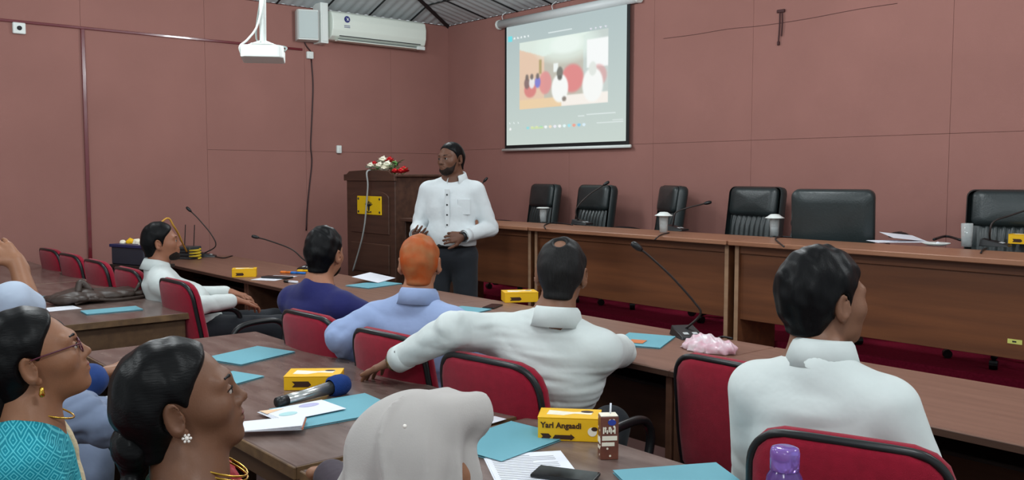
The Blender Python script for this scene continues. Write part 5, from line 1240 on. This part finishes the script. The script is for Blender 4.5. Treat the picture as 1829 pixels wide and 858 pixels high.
desk_mic(552, 481, ZT, 20, ((540,462,0),(520,445,0),(480,430,0),(462,425,0)), 'gooseneck microphone mostly hidden behind the man in navy')
onF = lambda px, py: at(px, py, ZF+.006)
desk_mic(1040, 401, ZF, 100, ((1030,388,0),(1030,372,0),(1050,350,0),(1078,331,0)), 'gooseneck microphone on the top table nearest the speaker', cable=[onF(1023,402), onF(990,398), onF(973,402), onF(974,409)], sc=1.0)
desk_mic(1208, 412, ZF, 100, ((1203,395,0),(1207,380,0),(1230,371,0),(1258,364,0)), 'gooseneck microphone on the top table by the second lidded glass', cable=[onF(1195,416), onF(1180,420), onF(1170,428)])
desk_mic(1436, 424, ZF, 105, ((1414,402,0),(1420,389,0),(1450,390,0),(1490,400,0)), 'low bent gooseneck microphone before the plain chair', cable=[onF(1415,424), onF(1395,423), onF(1385,427), onF(1400,441)])
desk_mic(1778, 440, ZF, 100, ((1768,415,0),(1775,396,0),(1805,385,0),(1835,375,0)), 'gooseneck microphone at the right edge of the top table', cable=[onF(1762,444), onF(1755,447), onF(1752,452)])
desk_mic(850, 388, ZF, 70, ((845,360,0),(852,340,0),(864,325,0)), 'gooseneck microphone behind the standing speaker')
c = onY(704, 290, LY+.25); t = thing('lectern_microphone', 'small dark gooseneck microphone behind the flowers', 'microphone', (c.x, LY+.25, LZ-.03))
obj('gooseneck', tube(BM(), spline([(0,0,0),(0,0,.05),(.02,0,.09)], 5), .005, 6), M_stem, t, smooth=True); o = obj('capsule', lathe(BM(), [(0,0),(.012,.01),(.013,.04),(0,.055)], 12), M_mic, t, smooth=True, loc=(.02,0,.085)); o.rotation_euler = (0, math.radians(60), 0)
# things on the first row
cake_box(437, 494, ZT, 62, 'small yellow snack box on the left brown desk', (.17,.12,.06))
cake_box(928, 538, ZT, 60, 'yellow snack box beyond the outstretched man\'s shoulder', (.20,.13,.06), ajar=0)
sheet_of(((470,503),(500,497),(490,497)), ZT+.001, 'pale sheet under the dark wallet on the left brown desk', .30, .2)
c = at(495, 497, ZT+.0022); o = box('wallet', -.11, .11, -.045, .045, 0, .012, M_blk, None, bevel=.004, loc=(c.x, c.y, ZT+.0022), rot=(0,0,math.radians(30))); tag(o, 'long dark wallet on the pale sheet', 'wallet')
def marker(px, py, h, rot, body, cap, label):
    c = at(px, py, h); t = thing('marker_pen', label, 'marker', (c.x, c.y, h+.009), math.radians(rot), 'marker pens on the left brown desk')
    obj('barrel', tube(BM(), [(-.06,0,0),(.02,0,0)], .009, 10), body, t, smooth=True); obj('cap', tube(BM(), [(.02,0,0),(.06,0,0),(.068,0,0)], [.0102,.0102,.006], 10), cap, t, smooth=True)
marker(520, 506, ZT, 200, M_paper, M_blk, 'white marker with black cap nearest the desk edge')
marker(515, 489, ZT, 215, mat('orange_plastic', (226,120,40)), mat('orange_plastic', (0,0,0)), 'orange marker on the left brown desk')
marker(533, 490, ZT, 210, mat('blue_plastic', (40,110,190)), mat('blue_plastic', (0,0,0)), 'blue marker on the left brown desk')
marker(546, 486, ZT, 225, M_box, M_box, 'yellow marker beside the hidden microphone')
folder(((640,517),(690,510),(668,510)), ZT+.001, 'cyan folder between the navy and orange-haired men', .32, .22)
c, r = fix_rect(((640,506),(700,490),(668,498)), ZT+.02); t = thing('paper_sheet', 'propped white sheet on the cyan folder between navy and orange-haired men', 'paper', (c.x, c.y, ZT+.012), r); o = box('page', -.15, .15, -.10, .10, 0, .001, M_paper, t, bevel=0); o.rotation_euler = (math.radians(10),0,0); o.location = (0,0,.016)
folder(((820,566),(845,560),(828,557)), ZT+.001, 'cyan folder in front of the orange-haired man', .26, .2)
c = at(880, 549, ZT); t = thing('phone', 'dark phone on the brown desk beside the yellow snack box', 'phone', (c.x, c.y, ZT), math.radians(30)); box('case', -.036, .036, -.075, .075, 0, .009, M_blk, t, bevel=.003); box('screen', -.032, .032, -.07, .07, .009, .0095, mat('phone_glass', (0,0,0)), t, bevel=0)
tt = folder(((1140,632),(1174,608),(1150,610)), ZT+.001, 'cyan folder with an orange picture near the outstretched man\'s elbow', .30, .22)
box('orange_picture', -.10, -.02, -.02, .05, .009, .0095, mat('orange_print', (206,120,70)), tt, bevel=0)
# crumpled plastic bag
c = at(1262, 626, ZT); t = thing('plastic_bag', 'crumpled pink and white plastic bag behind the empty chair', 'bag', (c.x, c.y, ZT))
F = Field(); F.ell((0,0,.01), (.12,.08,.038), .03); F.ell((-.02,.01,.03), (.06,.05,.036), .03); F.ell((.09,.0,.02), (.06,.05,.03), .03)
def crum(p): return .009*np.abs(np.sin(p[:,0]*66+2*np.sin(p[:,1]*38)+p[:,2]*30))-.008*np.abs(np.sin(p[:,1]*72+2*np.sin(p[:,2]*44)+1))
F.fn(crum, 'd', (0,0,.03), .25); F.fn(lambda p: -p[:,2], '&', k=.003); vol('bag_film', F, .006, mat('pink_white_film', (238,228,232), rgb2=(226,168,184), rough=.3, vscale=22, trans=.15), t, 0)
# equipment at the left end
c = at(332, 462, ZT); t = thing('radio_unit', 'grey radio unit with two aerials on the left brown desk', 'radio', (c.x, c.y, ZT), math.radians(30))
M_gry = mat('dark_grey_metal', (58,62,64), rough=.4)
box('case', -.11, .11, -.08, .08, 0, .11, M_gry, t, bevel=.005)
for z in (.03, .06, .085): box('front_slot', -.095, .095, -.083, -.08, z-.008, z+.008, M_blk, t, bevel=.001)
for s in (-.06, .04): obj('aerial', tube(BM(), [(s,.06,.11),(s+.015,.06,.30)], .004, 6), M_blk, t)
c = at(349, 464, ZT); t = thing('yellow_cables', 'coil of yellow cable beside the radio unit', 'cable', (c.x, c.y, ZT))
obj('coil', tube(BM(), [(.06*math.cos(q)*(1-.01*q), .045*math.sin(q), .012+.004*q) for q in [.35*i for i in range(60)]], .007, 6), mat('yellow_cable', (206,176,40)), t, smooth=True)
# crate on a stand by the wall
c = at(248, 505, .30); cx_, cy_ = onX(250, 440, 0).x, 0
q = atz(252, 452, 7.25); t = thing('tool_crate', 'dark blue crate full of odds and ends behind the bearded man', 'crate', (q.x, q.y, q.z-.09), math.radians(20))
box('crate_body', -.20, .20, -.13, .13, 0, .15, mat('dark_blue_grey', (48,52,62), rough=.5), t, bevel=.01); box('rim', -.21, .21, -.14, .14, .14, .165, mat('rim_blue', (40,46,86), rough=.4), t, bevel=.004)
for k in range(9):
    m = (M_cream, M_box, M_white)[k % 3]; F_ = bmesh.new(); bmesh.ops.create_icosphere(F_, subdivisions=1, radius=random.uniform(.025,.045)); obj('packet', F_, m, t, loc=(-.16+.04*k, random.uniform(-.08,.08), .17), rot=(random.random()*3,random.random()*3,0))
t2 = thing('crate_stand', 'dark low stand under the tool crate', 'stand', (q.x, q.y, 0), math.radians(20)); hz_ = q.z-.09
box('top', -.22, .22, -.15, .15, hz_-.03, hz_, M_dark, t2)
for sx in (-1, 1):
    for sy in (-1, 1): box('leg', sx*.19-.018, sx*.19+.018, sy*.12-.018, sy*.12+.018, 0, hz_-.03, M_dark, t2)
pts = [q+Vector((.12,.05,.17)), atz(298,390,7.3), atz(310,404,7.35), atz(319,419,7.45), atz(327,437,7.6), at(338,458,ZT+.008)]
o = obj('loose_cable', tube(BM(), spline(pts, 5), .008, 6), mat('amber_cable', (200,150,60)), smooth=True); tag(o, 'amber cable from the crate down to the desk beside the bearded man', 'cable')
# --- top table: glasses, lids, papers
def glass(px, py, h, label, lid=None, rim=.034, fill=.5, hh=.125):
    c = at(px, py, h); t = thing('water_glass', label, 'glass', (c.x, c.y, h), 0, 'water glasses on the top table')
    obj('tumbler', lathe(BM(), [(0,.006),(.027,.006),(rim-.002,hh),(rim,hh),(.029,0),(0,0)], 24), M_glass, t, smooth=True)
    obj('water', lathe(BM(), [(0,.007),(.0265,.007),(.027+(rim-.030)*fill,hh*fill),(0,hh*fill)], 24), M_water, t, smooth=True)
    if lid == 'flat': l = lathe(BM(), [(0,hh+.009),(.045,hh+.010),(.062,hh+.004),(.060,hh+.0005),(0,hh+.0005)], 24)
    elif lid == 'dome': l = lathe(BM(), [(0,hh+.030),(.028,hh+.028),(.050,hh+.012),(.068,hh+.003),(.066,hh+.0005),(0,hh+.0005)], 24)
    if lid:
        o = obj('glass_lid', l, M_white, smooth=True, loc=(c.x, c.y, h)); tag(o, {'flat':'flat white lid covering the first water glass'}.get(lid, 'white domed lid covering the glass by '+label.split(' by ')[-1]), 'lid')
glass(970, 397, ZF, 'water glass under a flat white lid on the top table', 'flat')
glass(1185, 416, ZF, 'lidded water glass by the second microphone from the left', 'dome')
glass(1383, 422, ZF, 'lidded water glass by the plain black chair', 'dome')
glass(1726, 441, ZF, 'open half-full water glass before the right-hand chair', None, hh=.14, fill=.42)
c = at(1672, 439, ZF); t = thing('saucer', 'white saucer left of the open water glass', 'saucer', (c.x, c.y, ZF)); obj('plate', lathe(BM(), [(0,.004),(.045,.005),(.078,.018),(.080,.016),(.048,0),(0,0)], 28), M_white, t, smooth=True); bm = BM(); bmesh.ops.create_icosphere(bm, subdivisions=1, radius=.012); obj('crumpled_tissue', bm, M_paper, t, loc=(.01,0,.014))
t = sheet_of(((1555,437),(1655,437),(1605,432)), ZF+.001, 'loose white papers on the right part of the top table', .34, .2, 'papers', 3)
o = box('page', -.13, .13, -.07, .07, 0, .001, M_paper, t, bevel=0); o.rotation_euler = (math.radians(12), math.radians(6), .3); o.location = (.04,.03,.03)
c = at(1606, 425, ZF); t = thing('computer_mouse', 'dark rounded device behind the loose papers', 'device', (c.x, c.y, ZF)); F = Field(); F.ell((0,0,.01), (.075,.045,.032), .02); F.fn(lambda p: -p[:,2], '&', k=.003); vol('shell', F, .006, M_blk, t); box('seam', -.004, .004, -.02, .04, .040, .0425, M_gry, t, bevel=0)
o = obj('black_strap', tube(BM(), spline([onF(1668,428), onF(1690,425)+Vector((0,0,.01)), onF(1716,429)], 6), .009, 6), M_blk, smooth=True); tag(o, 'dark strap lying behind the saucer', 'strap')
cake_box(1830, 436, ZF, 5, 'yellow snack box cut by the right edge on the top table', (.16,.10,.06))
